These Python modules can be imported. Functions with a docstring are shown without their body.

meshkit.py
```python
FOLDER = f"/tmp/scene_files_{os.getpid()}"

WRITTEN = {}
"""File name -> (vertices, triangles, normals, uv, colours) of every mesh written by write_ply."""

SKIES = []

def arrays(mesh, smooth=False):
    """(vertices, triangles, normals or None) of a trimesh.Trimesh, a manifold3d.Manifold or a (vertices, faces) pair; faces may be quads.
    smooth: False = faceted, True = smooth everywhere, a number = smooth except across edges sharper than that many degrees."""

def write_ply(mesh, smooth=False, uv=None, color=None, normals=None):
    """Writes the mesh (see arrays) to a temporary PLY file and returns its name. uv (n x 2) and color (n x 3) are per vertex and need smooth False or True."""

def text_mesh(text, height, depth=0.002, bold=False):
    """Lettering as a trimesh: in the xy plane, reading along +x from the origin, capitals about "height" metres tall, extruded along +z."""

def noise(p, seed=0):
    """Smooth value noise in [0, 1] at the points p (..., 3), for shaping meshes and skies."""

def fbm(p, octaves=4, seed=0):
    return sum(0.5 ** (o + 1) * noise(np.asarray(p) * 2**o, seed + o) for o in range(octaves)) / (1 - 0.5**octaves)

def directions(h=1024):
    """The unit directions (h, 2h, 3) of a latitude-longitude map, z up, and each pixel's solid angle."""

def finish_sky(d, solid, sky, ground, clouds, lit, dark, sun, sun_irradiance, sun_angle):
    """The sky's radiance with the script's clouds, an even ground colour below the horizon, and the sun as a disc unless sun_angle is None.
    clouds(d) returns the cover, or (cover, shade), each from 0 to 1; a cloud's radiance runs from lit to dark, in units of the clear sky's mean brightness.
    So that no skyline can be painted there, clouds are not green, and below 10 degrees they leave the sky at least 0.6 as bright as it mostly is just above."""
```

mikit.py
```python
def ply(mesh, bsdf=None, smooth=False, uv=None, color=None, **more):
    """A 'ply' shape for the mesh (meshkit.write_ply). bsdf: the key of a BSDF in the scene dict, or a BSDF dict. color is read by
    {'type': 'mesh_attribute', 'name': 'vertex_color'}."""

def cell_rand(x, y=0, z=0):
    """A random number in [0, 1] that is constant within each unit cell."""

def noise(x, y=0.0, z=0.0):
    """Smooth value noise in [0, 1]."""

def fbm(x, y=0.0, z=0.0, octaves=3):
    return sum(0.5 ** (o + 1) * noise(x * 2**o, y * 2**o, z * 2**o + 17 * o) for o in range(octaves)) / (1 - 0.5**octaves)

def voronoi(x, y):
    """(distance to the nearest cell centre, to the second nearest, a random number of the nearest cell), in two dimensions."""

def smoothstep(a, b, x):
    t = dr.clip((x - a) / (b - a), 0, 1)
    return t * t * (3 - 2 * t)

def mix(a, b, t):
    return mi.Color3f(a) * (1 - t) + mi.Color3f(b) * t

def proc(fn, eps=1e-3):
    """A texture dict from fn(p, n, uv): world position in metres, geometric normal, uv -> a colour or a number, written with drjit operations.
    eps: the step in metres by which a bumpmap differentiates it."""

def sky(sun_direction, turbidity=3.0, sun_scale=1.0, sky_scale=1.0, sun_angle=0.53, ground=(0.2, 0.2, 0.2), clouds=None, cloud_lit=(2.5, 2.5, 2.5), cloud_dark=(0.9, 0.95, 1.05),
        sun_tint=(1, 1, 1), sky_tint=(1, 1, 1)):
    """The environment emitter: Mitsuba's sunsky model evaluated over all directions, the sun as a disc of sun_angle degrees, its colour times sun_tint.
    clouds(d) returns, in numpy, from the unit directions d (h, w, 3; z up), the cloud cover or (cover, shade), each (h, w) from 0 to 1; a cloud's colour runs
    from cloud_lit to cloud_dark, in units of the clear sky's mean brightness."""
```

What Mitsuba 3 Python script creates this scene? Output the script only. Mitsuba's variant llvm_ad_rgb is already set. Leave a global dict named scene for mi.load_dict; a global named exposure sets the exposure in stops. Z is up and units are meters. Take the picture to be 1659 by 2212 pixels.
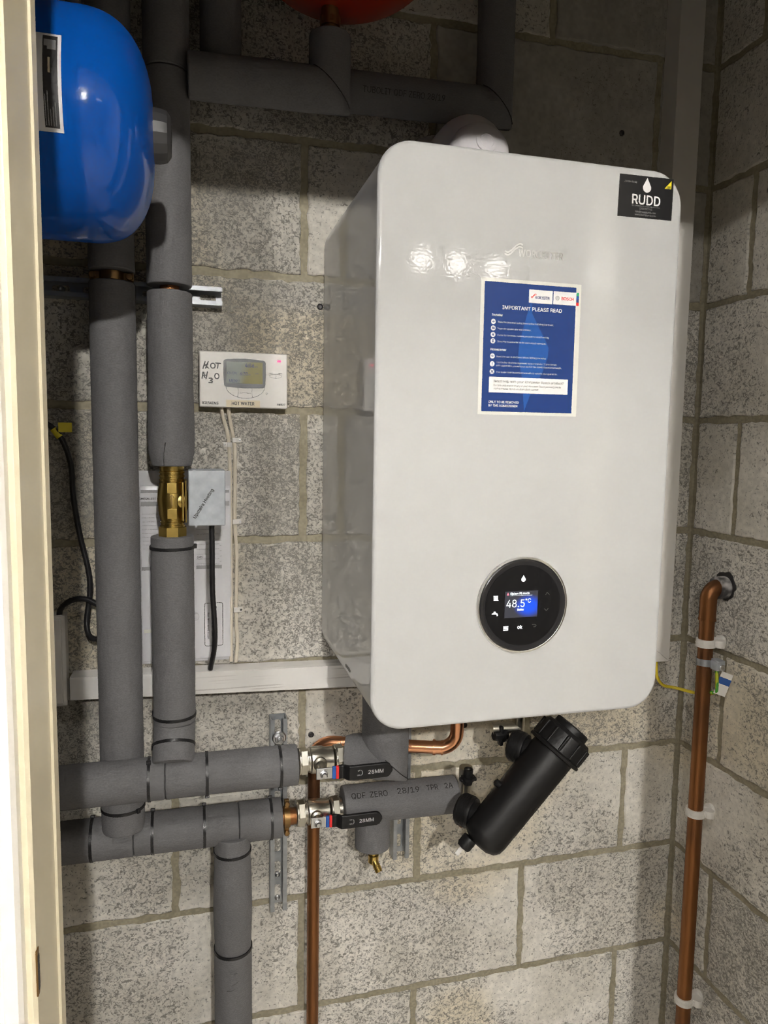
import math, random
import numpy as np
import trimesh
import mitsuba as mi
import drjit as dr
import mikit, meshkit
from mikit import proc, noise, fbm, smoothstep, mix, cell_rand
from shapely.geometry import Polygon, LineString, Point, box as sbox
from shapely.ops import unary_union

T = mi.ScalarTransform4f
rng = random.Random(7)
scene, labels = {"type": "scene"}, {}
PI = math.pi

# ------------------------------------------------------------------ camera, lamps, exposure
exposure = 0.33
CAM = np.array([-0.1923, -1.2697, 1.4790])
yaw, pitch, roll = 0.26164, -0.10093, 0.01564
fw = np.array([math.sin(yaw) * math.cos(pitch), math.cos(yaw) * math.cos(pitch), math.sin(pitch)])
r0 = np.array([math.cos(yaw), -math.sin(yaw), 0.0])
u0 = np.cross(r0, fw)
up = -r0 * math.sin(roll) + u0 * math.cos(roll)
scene["camera"] = {"type": "perspective", "fov": math.degrees(2 * math.atan(829.5 / 1568.03)), "fov_axis": "x", "near_clip": 0.02, "far_clip": 50.0,
                   "to_world": T().look_at(origin=CAM.tolist(), target=(CAM + fw).tolist(), up=up.tolist())}

HALL_Z = 2.52                      # hall ceiling height
# spot lamps of the hall, aimed at the cupboard door: (x, y, z, radius, radiance)
SPOTS = [(0.98, -3.20, 2.41, 0.050, 11.0), (1.19, -3.22, 2.41, 0.050, 11.0), (1.42, -3.24, 2.41, 0.050, 11.0), (-0.03, -3.2, 2.41, 0.040, 4000.0), (-1.05, -3.2, 2.41, 0.036, 1500.0)]
NEAR_LAMP = (-0.24, -1.27, 0.11, 62.0)
LAMP_TINT = (1.0, 0.965, 0.905)

# ------------------------------------------------------------------ mesh helpers
def M(v, f):
    return trimesh.Trimesh(np.asarray(v, float), np.asarray(f, int), process=False)

def cat(*ms):
    return trimesh.util.concatenate([m for m in ms if m is not None])

def frame(axis, ref=None):
    z = np.asarray(axis, float); z = z / np.linalg.norm(z)
    a = np.array([0, 0, 1.0]) if ref is None else np.asarray(ref, float)
    if abs(a @ z) > 0.95: a = np.array([0, 1.0, 0])
    x = np.cross(a, z); x /= np.linalg.norm(x)
    return np.stack([x, np.cross(z, x), z], 1)

def place(m, origin=(0, 0, 0), axis=None, ref=None, R=None):
    m = m.copy()
    A = np.eye(4)
    if R is not None: A[:3, :3] = R
    elif axis is not None: A[:3, :3] = frame(axis, ref)
    A[:3, 3] = origin
    m.apply_transform(A)
    return m

FRONT = np.array([[1, 0, 0], [0, 0, -1], [0, 1, 0]], float)     # local x right, y up, z towards the viewer (-Y)
def on_front(m, x, y, z):                                        # flat art onto a plane that faces -Y
    return place(m, (x, y, z), R=FRONT)

def loft(rings, cap0=True, cap1=True):
    rings = [np.asarray(r, float) for r in rings]
    n = len(rings[0]); v = np.vstack(rings); f = []
    for k in range(len(rings) - 1):
        for i in range(n):
            j = (i + 1) % n
            a, b, c, d = k * n + i, k * n + j, (k + 1) * n + j, (k + 1) * n + i
            f += [[a, b, c], [a, c, d]]
    if cap0:
        v = np.vstack([v, rings[0].mean(0)]); c = len(v) - 1
        f += [[c, (i + 1) % n, i] for i in range(n)]
    if cap1:
        v = np.vstack([v, rings[-1].mean(0)]); c = len(v) - 1; o = (len(rings) - 1) * n
        f += [[c, o + i, o + (i + 1) % n] for i in range(n)]
    return M(v, f)

def lathe(profile, origin=(0, 0, 0), axis=(0, 0, 1), n=40, sides=None, ref=None):
    n = sides or n
    th = np.arange(n) / n * 2 * PI + (PI / n if sides else 0)
    rings = [np.stack([r * np.cos(th), r * np.sin(th), np.full(n, h)], 1) for r, h in profile]
    return place(loft(rings), origin, axis, ref)

def ring(center, axis, r, w, t, n=48):
    """a band of width w and thickness t around a rod of radius r"""
    pr = [(r, -w / 2), (r + t, -w / 2), (r + t, w / 2), (r, w / 2)]
    th = np.arange(n) / n * 2 * PI
    rings = [np.stack([a * np.cos(th), a * np.sin(th), np.full(n, h)], 1) for a, h in pr + pr[:1]]
    return place(loft(rings, False, False), center, axis)

def sweep(path, radius, n=24, cap=True, wob=0.0, seed=0):
    """a round rod along a polyline, mitred at its corners; radius: number or one per point"""
    P = np.asarray(path, float); m = len(P)
    R = np.full(m, radius, float) if np.isscalar(radius) else np.asarray(radius, float)
    t = np.diff(P, axis=0); t /= np.linalg.norm(t, axis=1, keepdims=True)
    F = frame(t[0]); th = np.arange(n) / n * 2 * PI
    o = np.cos(th)[:, None] * F[:, 0] + np.sin(th)[:, None] * F[:, 1]      # unit ring, perpendicular to t[0]
    rings = []
    for i in range(m):
        if i == 0 or i == m - 1:
            oi = o
        else:
            nrm = t[i - 1] + t[i]; nrm /= np.linalg.norm(nrm)
            oi = o - np.outer((o @ nrm) / (t[i - 1] @ nrm), t[i - 1])
            o = oi - np.outer(oi @ t[i], t[i])
        pts = P[i] + oi * R[i]
        if wob:
            pts = P[i] + oi * (R[i] + wob * (meshkit.fbm(pts * 28, 2, seed) - 0.5)[:, None] * 2)
        rings.append(pts)
    return loft(rings, cap, cap)

def dense(path, step):
    P = np.asarray(path, float); out = [P[0]]
    for a, b in zip(P[:-1], P[1:]):
        k = max(1, int(round(np.linalg.norm(b - a) / step)))
        out += [a + (b - a) * i / k for i in range(1, k + 1)]
    return np.array(out)

def foam(path, R, e0=True, e1=True, wob=0.0006, seed=0, step=0.02, bulge=None):
    """an insulation sleeve: soft edges at its cut ends, slightly uneven"""
    P = dense(path, step)
    L = np.concatenate([[0], np.cumsum(np.linalg.norm(np.diff(P, axis=0), axis=1))])
    d0, d1 = (P[1] - P[0]) / np.linalg.norm(P[1] - P[0]), (P[-1] - P[-2]) / np.linalg.norm(P[-1] - P[-2])
    rad = np.full(len(P), R)
    if bulge is not None: rad = rad + np.array([bulge(l / L[-1]) for l in L])
    pts, rr = list(P), list(rad)
    if e0: pts = [P[0], P[0] + d0 * 0.0008, P[0] + d0 * 0.0025] + pts[1:]; rr = [rad[0] - 0.0022, rad[0] - 0.0007, rad[0]] + rr[1:]
    if e1: pts = pts[:-1] + [P[-1] - d1 * 0.0025, P[-1] - d1 * 0.0008, P[-1]]; rr = rr[:-1] + [rad[-1], rad[-1] - 0.0007, rad[-1] - 0.0022]
    return sweep(pts, rr, n=44, wob=wob, seed=seed)

def spline(pts, k=10):
    P = np.asarray(pts, float); Q = np.vstack([2 * P[0] - P[1], P, 2 * P[-1] - P[-2]]); out = []
    for i in range(1, len(Q) - 2):
        p0, p1, p2, p3 = Q[i - 1:i + 3]
        for s in np.arange(k) / k:
            out.append(0.5 * (2 * p1 + (p2 - p0) * s + (2 * p0 - 5 * p1 + 4 * p2 - p3) * s * s + (3 * p1 - p0 - 3 * p2 + p3) * s ** 3))
    return np.array(out + [P[-1]])

def bend(a, corner, b, r, k=8):
    """points from a round the corner to b with bend radius r"""
    a, c, b = (np.asarray(p, float) for p in (a, corner, b))
    u, v = (a - c) / np.linalg.norm(a - c), (b - c) / np.linalg.norm(b - c)
    p, q = c + u * r, c + v * r
    s = np.linspace(0, PI / 2, k + 1)
    cen = c + (u + v) * r
    return [cen - v * r * math.cos(x) - u * r * math.sin(x) for x in s]

def rbox(sx, sy, sz, r=0.002, center=(0, 0, 0)):
    s = trimesh.creation.icosphere(subdivisions=1, radius=r).vertices
    v = np.vstack([s + np.array([a * (sx / 2 - r), b * (sy / 2 - r), c * (sz / 2 - r)]) for a in (-1, 1) for b in (-1, 1) for c in (-1, 1)])
    m = trimesh.convex.convex_hull(v); m.apply_translation(center)
    return m

def bx(x0, x1, y0, y1, z0, z1, r=None):
    c = ((x0 + x1) / 2, (y0 + y1) / 2, (z0 + z1) / 2)
    if r: return rbox(x1 - x0, y1 - y0, z1 - z0, r, c)
    m = trimesh.creation.box((x1 - x0, y1 - y0, z1 - z0)); m.apply_translation(c)
    return m

def rr(w, h, r, k=10, cx=0.0, cz=0.0):
    """rounded rectangle ring, counter-clockwise"""
    r = max(r, 1e-5); out = []
    for q, (a, b) in enumerate(((1, 1), (-1, 1), (-1, -1), (1, -1))):
        for s in np.linspace(0, PI / 2, k + 1):
            th = q * PI / 2 + s
            out.append((cx + a * (w / 2 - r) + r * math.cos(th), cz + b * (h / 2 - r) + r * math.sin(th)))
    return np.array(out)

def shp(g, t=0.0004):
    """extrude a shapely shape by t"""
    gs = [q for q in getattr(g, "geoms", [g]) if q.area > 1e-12]
    return cat(*[trimesh.creation.extrude_polygon(q, t, engine="earcut") for q in gs])

def disc(r, cx=0, cz=0):
    return Point(cx, cz).buffer(r, 24)

def rect(x0, z0, x1, z1):
    return sbox(min(x0, x1), min(z0, z1), max(x0, x1), max(z0, z1))

def stroke(pts, w, smooth=True):
    return LineString(spline(pts, 6) if smooth and len(pts) > 2 else pts).buffer(w / 2, 6)

_tm = {}
def text(s, h, bold=False, width=None, t=0.0004, align="l", slant=0.0):
    """lettering: origin at its lower left (or centre / right end), capitals h tall, squeezed to width"""
    if (s, bold) not in _tm:
        _tm[s, bold] = meshkit.text_mesh(s, 0.01, 0.001, bold)
    m = _tm[s, bold].copy()
    m.apply_scale([h / 0.01, h / 0.01, t / 0.001])
    w = m.bounds[1][0] - m.bounds[0][0]
    if width: m.apply_scale([width / w, 1, 1]); w = width
    m.apply_translation([-m.bounds[0][0], 0, 0])
    if slant: m.vertices[:, 0] += m.vertices[:, 1] * slant
    if align == "c": m.apply_translation([-w / 2, 0, 0])
    if align == "r": m.apply_translation([-w, 0, 0])
    return m

def wrap_text(m, c, R, ax, rolldeg, flip=1):
    """bend flat lettering (x along the axis 'ax' unit vector, y around) onto a cylinder about c; rolldeg: where y=0 lies, from facing -Y towards up"""
    v = m.vertices.copy(); a = np.asarray(ax, float)
    side = np.array([0, -1.0, 0]); upv = np.cross(side, a)
    th = np.radians(rolldeg) + v[:, 1] / R * flip
    rad = R + v[:, 2]
    out = np.asarray(c, float) + np.outer(v[:, 0], a) + np.outer(rad * np.cos(th), side) + np.outer(rad * np.sin(th), upv)
    return M(out, m.faces)

# ------------------------------------------------------------------ scene bookkeeping
def fresh(key):
    if key not in scene and key not in labels: return key
    k = 1
    while f"{key}_{k:03d}" in scene or f"{key}_{k:03d}" in labels: k += 1
    return f"{key}_{k:03d}"

def thing(name, label, category, group=None):
    key = fresh(name); labels[key] = {"label": label, "category": category}
    if group: labels[key]["group"] = group
    return key

def part(parent, name, mesh, mat, label=None, smooth=30, **more):
    key = fresh(parent + "__" + name)
    scene[key] = mikit.ply(mesh, mat, smooth=smooth, **more)
    if label: labels[key] = {"label": label}
    return key

def single(name, mesh, mat, label, category, group=None, smooth=30):
    key = thing(name, label, category, group)
    scene[key] = mikit.ply(mesh, mat, smooth=smooth)
    return key

def struct(name, mesh, mat, label, smooth=False):
    scene[name] = mikit.ply(mesh, mat, smooth=smooth); labels[name] = {"label": label, "category": name.split("_")[0], "kind": "structure"}
    return name

# ------------------------------------------------------------------ materials
def rgb(r, g, b): return {"type": "rgb", "value": [r, g, b]}
def pr(col, rough=0.5, metal=0.0, spec=0.5, coat=0.0, coat_gloss=0.9):
    d = {"type": "principled", "base_color": col if isinstance(col, dict) else rgb(*col), "roughness": rough, "metallic": metal}
    if not metal: d["specular"] = spec
    if coat: d["clearcoat"] = coat; d["clearcoat_gloss"] = coat_gloss
    return d
def two(d): return {"type": "twosided", "b": d}
def bump(d, fn, scale=1.0, eps=5e-4): return two({"type": "bumpmap", "arbitrary": proc(fn, eps), "scale": scale, "b": d})

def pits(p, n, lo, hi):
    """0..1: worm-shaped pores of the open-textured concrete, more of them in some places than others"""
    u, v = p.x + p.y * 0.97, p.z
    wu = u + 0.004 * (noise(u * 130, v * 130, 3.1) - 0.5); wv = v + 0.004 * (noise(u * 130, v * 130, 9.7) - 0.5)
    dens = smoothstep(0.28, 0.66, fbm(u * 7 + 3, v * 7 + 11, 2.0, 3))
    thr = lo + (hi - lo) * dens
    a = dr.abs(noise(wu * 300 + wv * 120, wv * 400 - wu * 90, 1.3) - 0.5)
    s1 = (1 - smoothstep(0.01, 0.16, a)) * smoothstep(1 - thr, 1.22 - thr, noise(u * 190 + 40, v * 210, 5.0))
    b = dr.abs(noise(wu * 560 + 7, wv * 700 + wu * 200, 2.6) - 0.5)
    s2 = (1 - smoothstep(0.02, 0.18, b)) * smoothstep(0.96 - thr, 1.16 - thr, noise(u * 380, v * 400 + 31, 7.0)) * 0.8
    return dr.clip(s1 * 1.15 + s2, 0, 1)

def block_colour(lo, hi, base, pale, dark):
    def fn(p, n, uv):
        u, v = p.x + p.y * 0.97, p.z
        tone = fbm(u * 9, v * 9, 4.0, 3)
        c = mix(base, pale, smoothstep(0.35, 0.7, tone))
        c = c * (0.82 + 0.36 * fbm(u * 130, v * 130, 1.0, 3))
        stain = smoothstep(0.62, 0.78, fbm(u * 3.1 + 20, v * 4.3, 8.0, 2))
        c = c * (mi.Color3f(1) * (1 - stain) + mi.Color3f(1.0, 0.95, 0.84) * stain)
        return mix(c, dark, pits(p, n, lo, hi) * 0.85)  # shade inside the pores is painted into the block colour
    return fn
def block_relief(lo, hi, depth):
    def fn(p, n, uv):
        u, v = p.x + p.y * 0.97, p.z
        return -depth * pits(p, n, lo, hi) + 0.0007 * fbm(u * 120, v * 120, 2.0, 2) + 0.0003 * noise(u * 420, v * 420)
    return fn
BASE, PALE, PORE_SHADE = (0.59, 0.563, 0.507), (0.72, 0.692, 0.637), (0.17, 0.16, 0.14)
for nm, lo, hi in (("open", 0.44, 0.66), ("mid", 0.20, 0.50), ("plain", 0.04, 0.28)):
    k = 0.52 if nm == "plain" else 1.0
    scene["block_" + nm] = bump(pr(proc(block_colour(lo, hi, [c * k for c in BASE], [c * k for c in PALE], PORE_SHADE)), 0.95, spec=0.15), block_relief(lo, hi, 0.0024))
def mortar_col(p, n, uv):
    u, v = p.x + p.y * 0.97, p.z
    return mix((0.205, 0.183, 0.128), (0.285, 0.26, 0.195), fbm(u * 22, v * 22, 3.0, 3)) * (0.85 + 0.3 * noise(u * 300, v * 300))
scene["mortar"] = bump(pr(proc(mortar_col), 0.95, spec=0.15), lambda p, n, uv: 0.0012 * fbm((p.x + p.y) * 90, p.z * 90, 1.0, 3))
scene["mortar_smear"] = scene["mortar"]
def foam_relief(p, n, uv): return 0.0013 * noise(p.x * 700, p.y * 700, p.z * 800) + 0.0009 * noise(p.x * 340, p.y * 340, p.z * 400)
def foam_col(p, n, uv): return mix((0.100, 0.099, 0.102), (0.134, 0.133, 0.137), fbm(p.x * 30, p.y * 30, p.z * 12, 3)) * (0.88 + 0.24 * noise(p.x * 520, p.y * 520, p.z * 560))
scene["foam"] = bump(pr(proc(foam_col), 0.62, spec=0.35), foam_relief)
scene["white_gloss"] = bump(pr((0.505, 0.507, 0.507), 0.045, spec=0.5), lambda p, n, uv: 0.000025 * noise(p.x * 420, p.y * 420, p.z * 420), eps=3e-4)
scene["white_edge"] = two(pr((0.80, 0.785, 0.76), 0.25))
scene["white_plastic"] = two(pr((0.72, 0.70, 0.665), 0.38))
def trunk_col(p, n, uv):
    s = smoothstep(0.62, 0.74, noise(p.x * 14, p.y * 60, p.z * 420)) * smoothstep(0.45, 0.7, noise(p.x * 9, 3.0, p.z * 30))
    return mix((0.66, 0.645, 0.625), (0.42, 0.40, 0.38), s * 0.7)
scene["trunking"] = two(pr(proc(trunk_col), 0.40))
scene["cream_plastic"] = two(pr((0.66, 0.60, 0.50), 0.4))
scene["blue_gloss"] = bump(pr((0.002, 0.062, 0.31), 0.10, spec=0.45), lambda p, n, uv: 0.00005 * noise(p.x * 330, p.y * 330, p.z * 330), eps=3e-4)
scene["red_gloss"] = two(pr((0.24, 0.020, 0.006), 0.22, coat=0.3))
def copper_col(p, n, uv):
    return mix((0.25, 0.105, 0.038), (0.13, 0.060, 0.030), smoothstep(0.35, 0.75, fbm(p.x * 26, p.y * 26, p.z * 7, 3)))
scene["copper_old"] = two(pr(proc(copper_col), 0.42, metal=0.85))
scene["copper_new"] = two(pr((0.83, 0.40, 0.22), 0.20, metal=1.0))
scene["brass"] = two(pr((0.60, 0.43, 0.13), 0.24, metal=1.0))
scene["brass_dull"] = two(pr((0.27, 0.165, 0.07), 0.42, metal=1.0))
scene["nickel"] = two(pr((0.66, 0.63, 0.55), 0.24, metal=1.0))
scene["steel"] = two(pr((0.62, 0.63, 0.64), 0.32, metal=1.0))
def galv_col(p, n, uv): return mix((0.22, 0.235, 0.25), (0.37, 0.385, 0.40), fbm(p.x * 90, p.y * 90, p.z * 90, 3))
scene["galvanised"] = two(pr(proc(galv_col), 0.45, metal=0.75))
scene["black_plastic"] = two(pr((0.006, 0.006, 0.0065), 0.45, spec=0.3))
scene["black_cable"] = two(pr((0.011, 0.011, 0.012), 0.33, spec=0.4))
scene["black_glass"] = two(pr((0.006, 0.006, 0.007), 0.05, spec=0.5))
scene["black_rim"] = two(pr((0.012, 0.012, 0.014), 0.22, spec=0.6))
scene["actuator_metal"] = two(pr(proc(lambda p, n, uv: mix((0.34, 0.37, 0.41), (0.50, 0.53, 0.57), fbm(p.x * 110, p.y * 90, p.z * 90, 3))), 0.42, metal=0.3))
scene["cap_grey"] = two(pr((0.028, 0.028, 0.029), 0.45))
scene["dark_grey"] = two(pr((0.075, 0.075, 0.072), 0.5))
scene["flue_grey"] = two(pr((0.62, 0.60, 0.62), 0.4))
scene["chrome"] = two(pr((0.90, 0.90, 0.89), 0.22, metal=1.0))
scene["ink_white"] = two(pr((0.80, 0.80, 0.80), 0.5))
scene["ink_black"] = two(pr((0.018, 0.017, 0.018), 0.5))
scene["ink_grey"] = two(pr((0.30, 0.30, 0.31), 0.5))
scene["ink_blue"] = two(pr((0.014, 0.038, 0.160), 0.30, spec=0.35))
scene["ink_midblue"] = two(pr((0.018, 0.075, 0.285), 0.30, spec=0.35))
scene["ink_navy"] = two(pr((0.035, 0.045, 0.16), 0.5))
scene["ink_red"] = two(pr((0.60, 0.020, 0.022), 0.45))
scene["ink_yellow"] = two(pr((0.78, 0.66, 0.03), 0.45))
scene["ink_green"] = two(pr((0.03, 0.30, 0.13), 0.45))
scene["black_card"] = two(pr((0.010, 0.010, 0.011), 0.3, spec=0.4))
scene["clear_film"] = two(pr((0.72, 0.72, 0.67), 0.12, coat=0.5))
scene["label_cream"] = two(pr((0.70, 0.62, 0.46), 0.5))
scene["lcd"] = two(pr(proc(lambda p, n, uv: mix((0.27, 0.30, 0.28), (0.22, 0.20, 0.085), smoothstep(-0.12, -0.10, p.x + 0.3 * (1.565 - p.z)))), 0.15))
scene["lcd_frame"] = two(pr((0.045, 0.05, 0.058), 0.25))
scene["paint_white"] = two(pr((0.83, 0.80, 0.74), 0.25))
scene["paint_cream"] = two(pr((0.80, 0.72, 0.53), 0.25))
scene["yellow_cable"] = two(pr((0.62, 0.48, 0.03), 0.4))
scene["green_yellow"] = two(pr(proc(lambda p, n, uv: mix((0.45, 0.50, 0.03), (0.05, 0.28, 0.03), smoothstep(0.45, 0.55, noise(p.x * 420, p.y * 420, p.z * 60)))), 0.4))
def sleeve_col(p, n, uv): return mix((0.52, 0.50, 0.50), (0.055, 0.055, 0.058), smoothstep(0.35, 0.62, fbm(p.x * 40, p.y * 55, p.z * 40, 3) + (1.205 - p.z) * 9 + 0.10))  # uneven grey turning dark towards the bottom
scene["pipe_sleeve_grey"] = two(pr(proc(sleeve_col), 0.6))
scene["plaster"] = two(pr((0.66, 0.65, 0.63), 0.9, spec=0.2))
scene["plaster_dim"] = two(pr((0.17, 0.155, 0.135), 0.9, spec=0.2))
scene["floor_board"] = two(pr(proc(lambda p, n, uv: mix((0.46, 0.43, 0.38), (0.54, 0.51, 0.46), fbm(p.x * 40, p.y * 3, 1.0, 3))), 0.5))
def film_relief(p, n, uv): return 0.004 * fbm(p.x * 26, p.y * 26, p.z * 17, 3)
scene["wallet_film"] = bump(pr((0.56, 0.56, 0.58), 0.12, coat=0.7), film_relief, eps=1e-3)
scene["paper"] = bump(pr((0.68, 0.68, 0.71), 0.30, coat=0.5), film_relief, eps=1e-3)
def glow_light(r, g, b): return {"type": "area", "radiance": rgb(r, g, b)}

# ------------------------------------------------------------------ the setting: back wall and right wall of concrete blocks
CX = 0.802                                  # inner corner with the right wall
def bed(k): return 0.4 + (7 - k) * 0.225     # height of bed joint k
J = 0.0065                                  # half a joint

def block_mesh(a0, a1, z0, z1, to_xyz, seed):
    """one block: ragged outline, softened arris; a along the wall, z up, third coordinate out of the wall"""
    r = np.random.RandomState(seed)
    pts = []
    for (p, q) in (((a0, z0), (a1, z0)), ((a1, z0), (a1, z1)), ((a1, z1), (a0, z1)), ((a0, z1), (a0, z0))):
        L = math.hypot(q[0] - p[0], q[1] - p[1]); k = max(3, int(L / 0.011))
        for i in range(k): pts.append((p[0] + (q[0] - p[0]) * i / k, p[1] + (q[1] - p[1]) * i / k))
    pts = np.array(pts); cen = pts.mean(0)
    P3 = np.stack([pts[:, 0], pts[:, 1], np.full(len(pts), seed * 1.7)], 1)
    off = (meshkit.fbm(P3 * 70, 3, seed) - 0.5) * 0.0085
    d = pts - cen; half = np.array([(a1 - a0) / 2, (z1 - z0) / 2])
    nrm = np.where(np.abs(np.abs(d) / half - 1) < 1e-6, np.sign(d), 0); ln = np.linalg.norm(nrm, axis=1, keepdims=True); nrm = nrm / np.maximum(ln, 1)
    pts = pts + nrm * off[:, None]
    inner = pts - nrm * 0.0022
    proud = (r.rand() - 0.5) * 0.0016
    rings = [np.stack([pts[:, 0], pts[:, 1], np.full(len(pts), h)], 1) for h in (-0.012, proud - 0.0018)]
    rings.append(np.stack([inner[:, 0], inner[:, 1], np.full(len(pts), proud)], 1))
    inner2 = pts - nrm * 0.0034
    rings.append(np.stack([inner2[:, 0], inner2[:, 1], np.full(len(pts), proud + 0.0001)], 1))
    m = loft(rings, False, True)
    m.vertices = to_xyz(m.vertices)
    return m

back = lambda v: np.stack([v[:, 0], -v[:, 2], v[:, 1]], 1)
right = lambda v: np.stack([CX - v[:, 2], -v[:, 0], v[:, 1]], 1)
XL = -0.80                                  # inner face of the left wall
struct("wall_back", bx(XL - 0.1, CX + 0.1, 0.0035, 0.10, 0, 2.5), "mortar", "back wall of grey open-textured concrete blocks with brown mortar joints")
struct("wall_right", bx(CX + 0.0035, CX + 0.10, -0.80, 0.0035, 0, 2.5), "mortar", "right side wall of grey concrete blocks behind the copper riser")
sd = 0
for k in range(-2, 9):
    z1, z0 = min(bed(k), 2.495) - J, max(bed(k + 1), 0.005) + J
    if z1 - z0 < 0.03: continue
    off = 0.0 if k % 2 == 0 else 0.225
    xs = [XL] + [x for x in (off + 0.45 * i for i in range(-3, 4)) if XL + 0.03 < x < CX - 0.12 or (x < CX - 0.1 and k % 2)] + [CX]
    for a, b in zip(xs[:-1], xs[1:]):
        sd += 1
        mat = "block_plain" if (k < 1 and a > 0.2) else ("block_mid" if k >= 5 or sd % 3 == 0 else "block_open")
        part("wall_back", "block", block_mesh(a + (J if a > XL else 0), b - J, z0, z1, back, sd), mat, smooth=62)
    off = 0.117 if k % 2 == 0 else 0.342
    ys = [0.0] + [off + 0.45 * i for i in range(2) if off + 0.45 * i < 0.75] + [0.795]
    for a, b in zip(ys[:-1], ys[1:]):
        sd += 1
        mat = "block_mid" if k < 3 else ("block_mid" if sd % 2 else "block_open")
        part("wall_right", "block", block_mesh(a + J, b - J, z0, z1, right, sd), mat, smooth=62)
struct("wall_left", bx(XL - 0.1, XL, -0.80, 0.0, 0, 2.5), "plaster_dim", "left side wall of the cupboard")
struct("floor", bx(-2.3, 2.6, -4.7, 0.0, -0.06, 0.0), "floor_board", "boarded floor of the cupboard and the hall")
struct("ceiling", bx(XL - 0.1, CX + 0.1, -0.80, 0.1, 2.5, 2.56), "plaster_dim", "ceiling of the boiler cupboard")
# the wall with the doorway, and the hall the photograph is taken from
DX0, DX1, DH = -0.293, 0.56, 2.01
wf = cat(bx(-2.3, DX0 - 0.03, -0.775, -0.70, 0, HALL_Z + 0.2), bx(DX1 + 0.03, 2.6, -0.775, -0.70, 0, HALL_Z + 0.2), bx(DX0 - 0.03, DX1 + 0.03, -0.775, -0.70, DH + 0.03, HALL_Z + 0.2))
struct("wall_front", wf, "plaster", "plastered wall with the cupboard doorway")
struct("wall_hall_left", bx(-2.3, -2.2, -4.7, -0.775, 0, HALL_Z), "plaster", "left wall of the hall outside the cupboard")
struct("wall_hall_right", bx(2.5, 2.6, -4.7, -0.775, 0, HALL_Z), "plaster", "right wall of the hall outside the cupboard")
struct("wall_hall_far", bx(-2.3, 2.6, -4.8, -4.7, 0, HALL_Z), "plaster", "far wall of the hall outside the cupboard")
struct("ceiling_hall", bx(-2.3, 2.6, -4.8, -0.775, HALL_Z, HALL_Z + 0.06), "plaster", "ceiling of the hall outside the cupboard")

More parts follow.
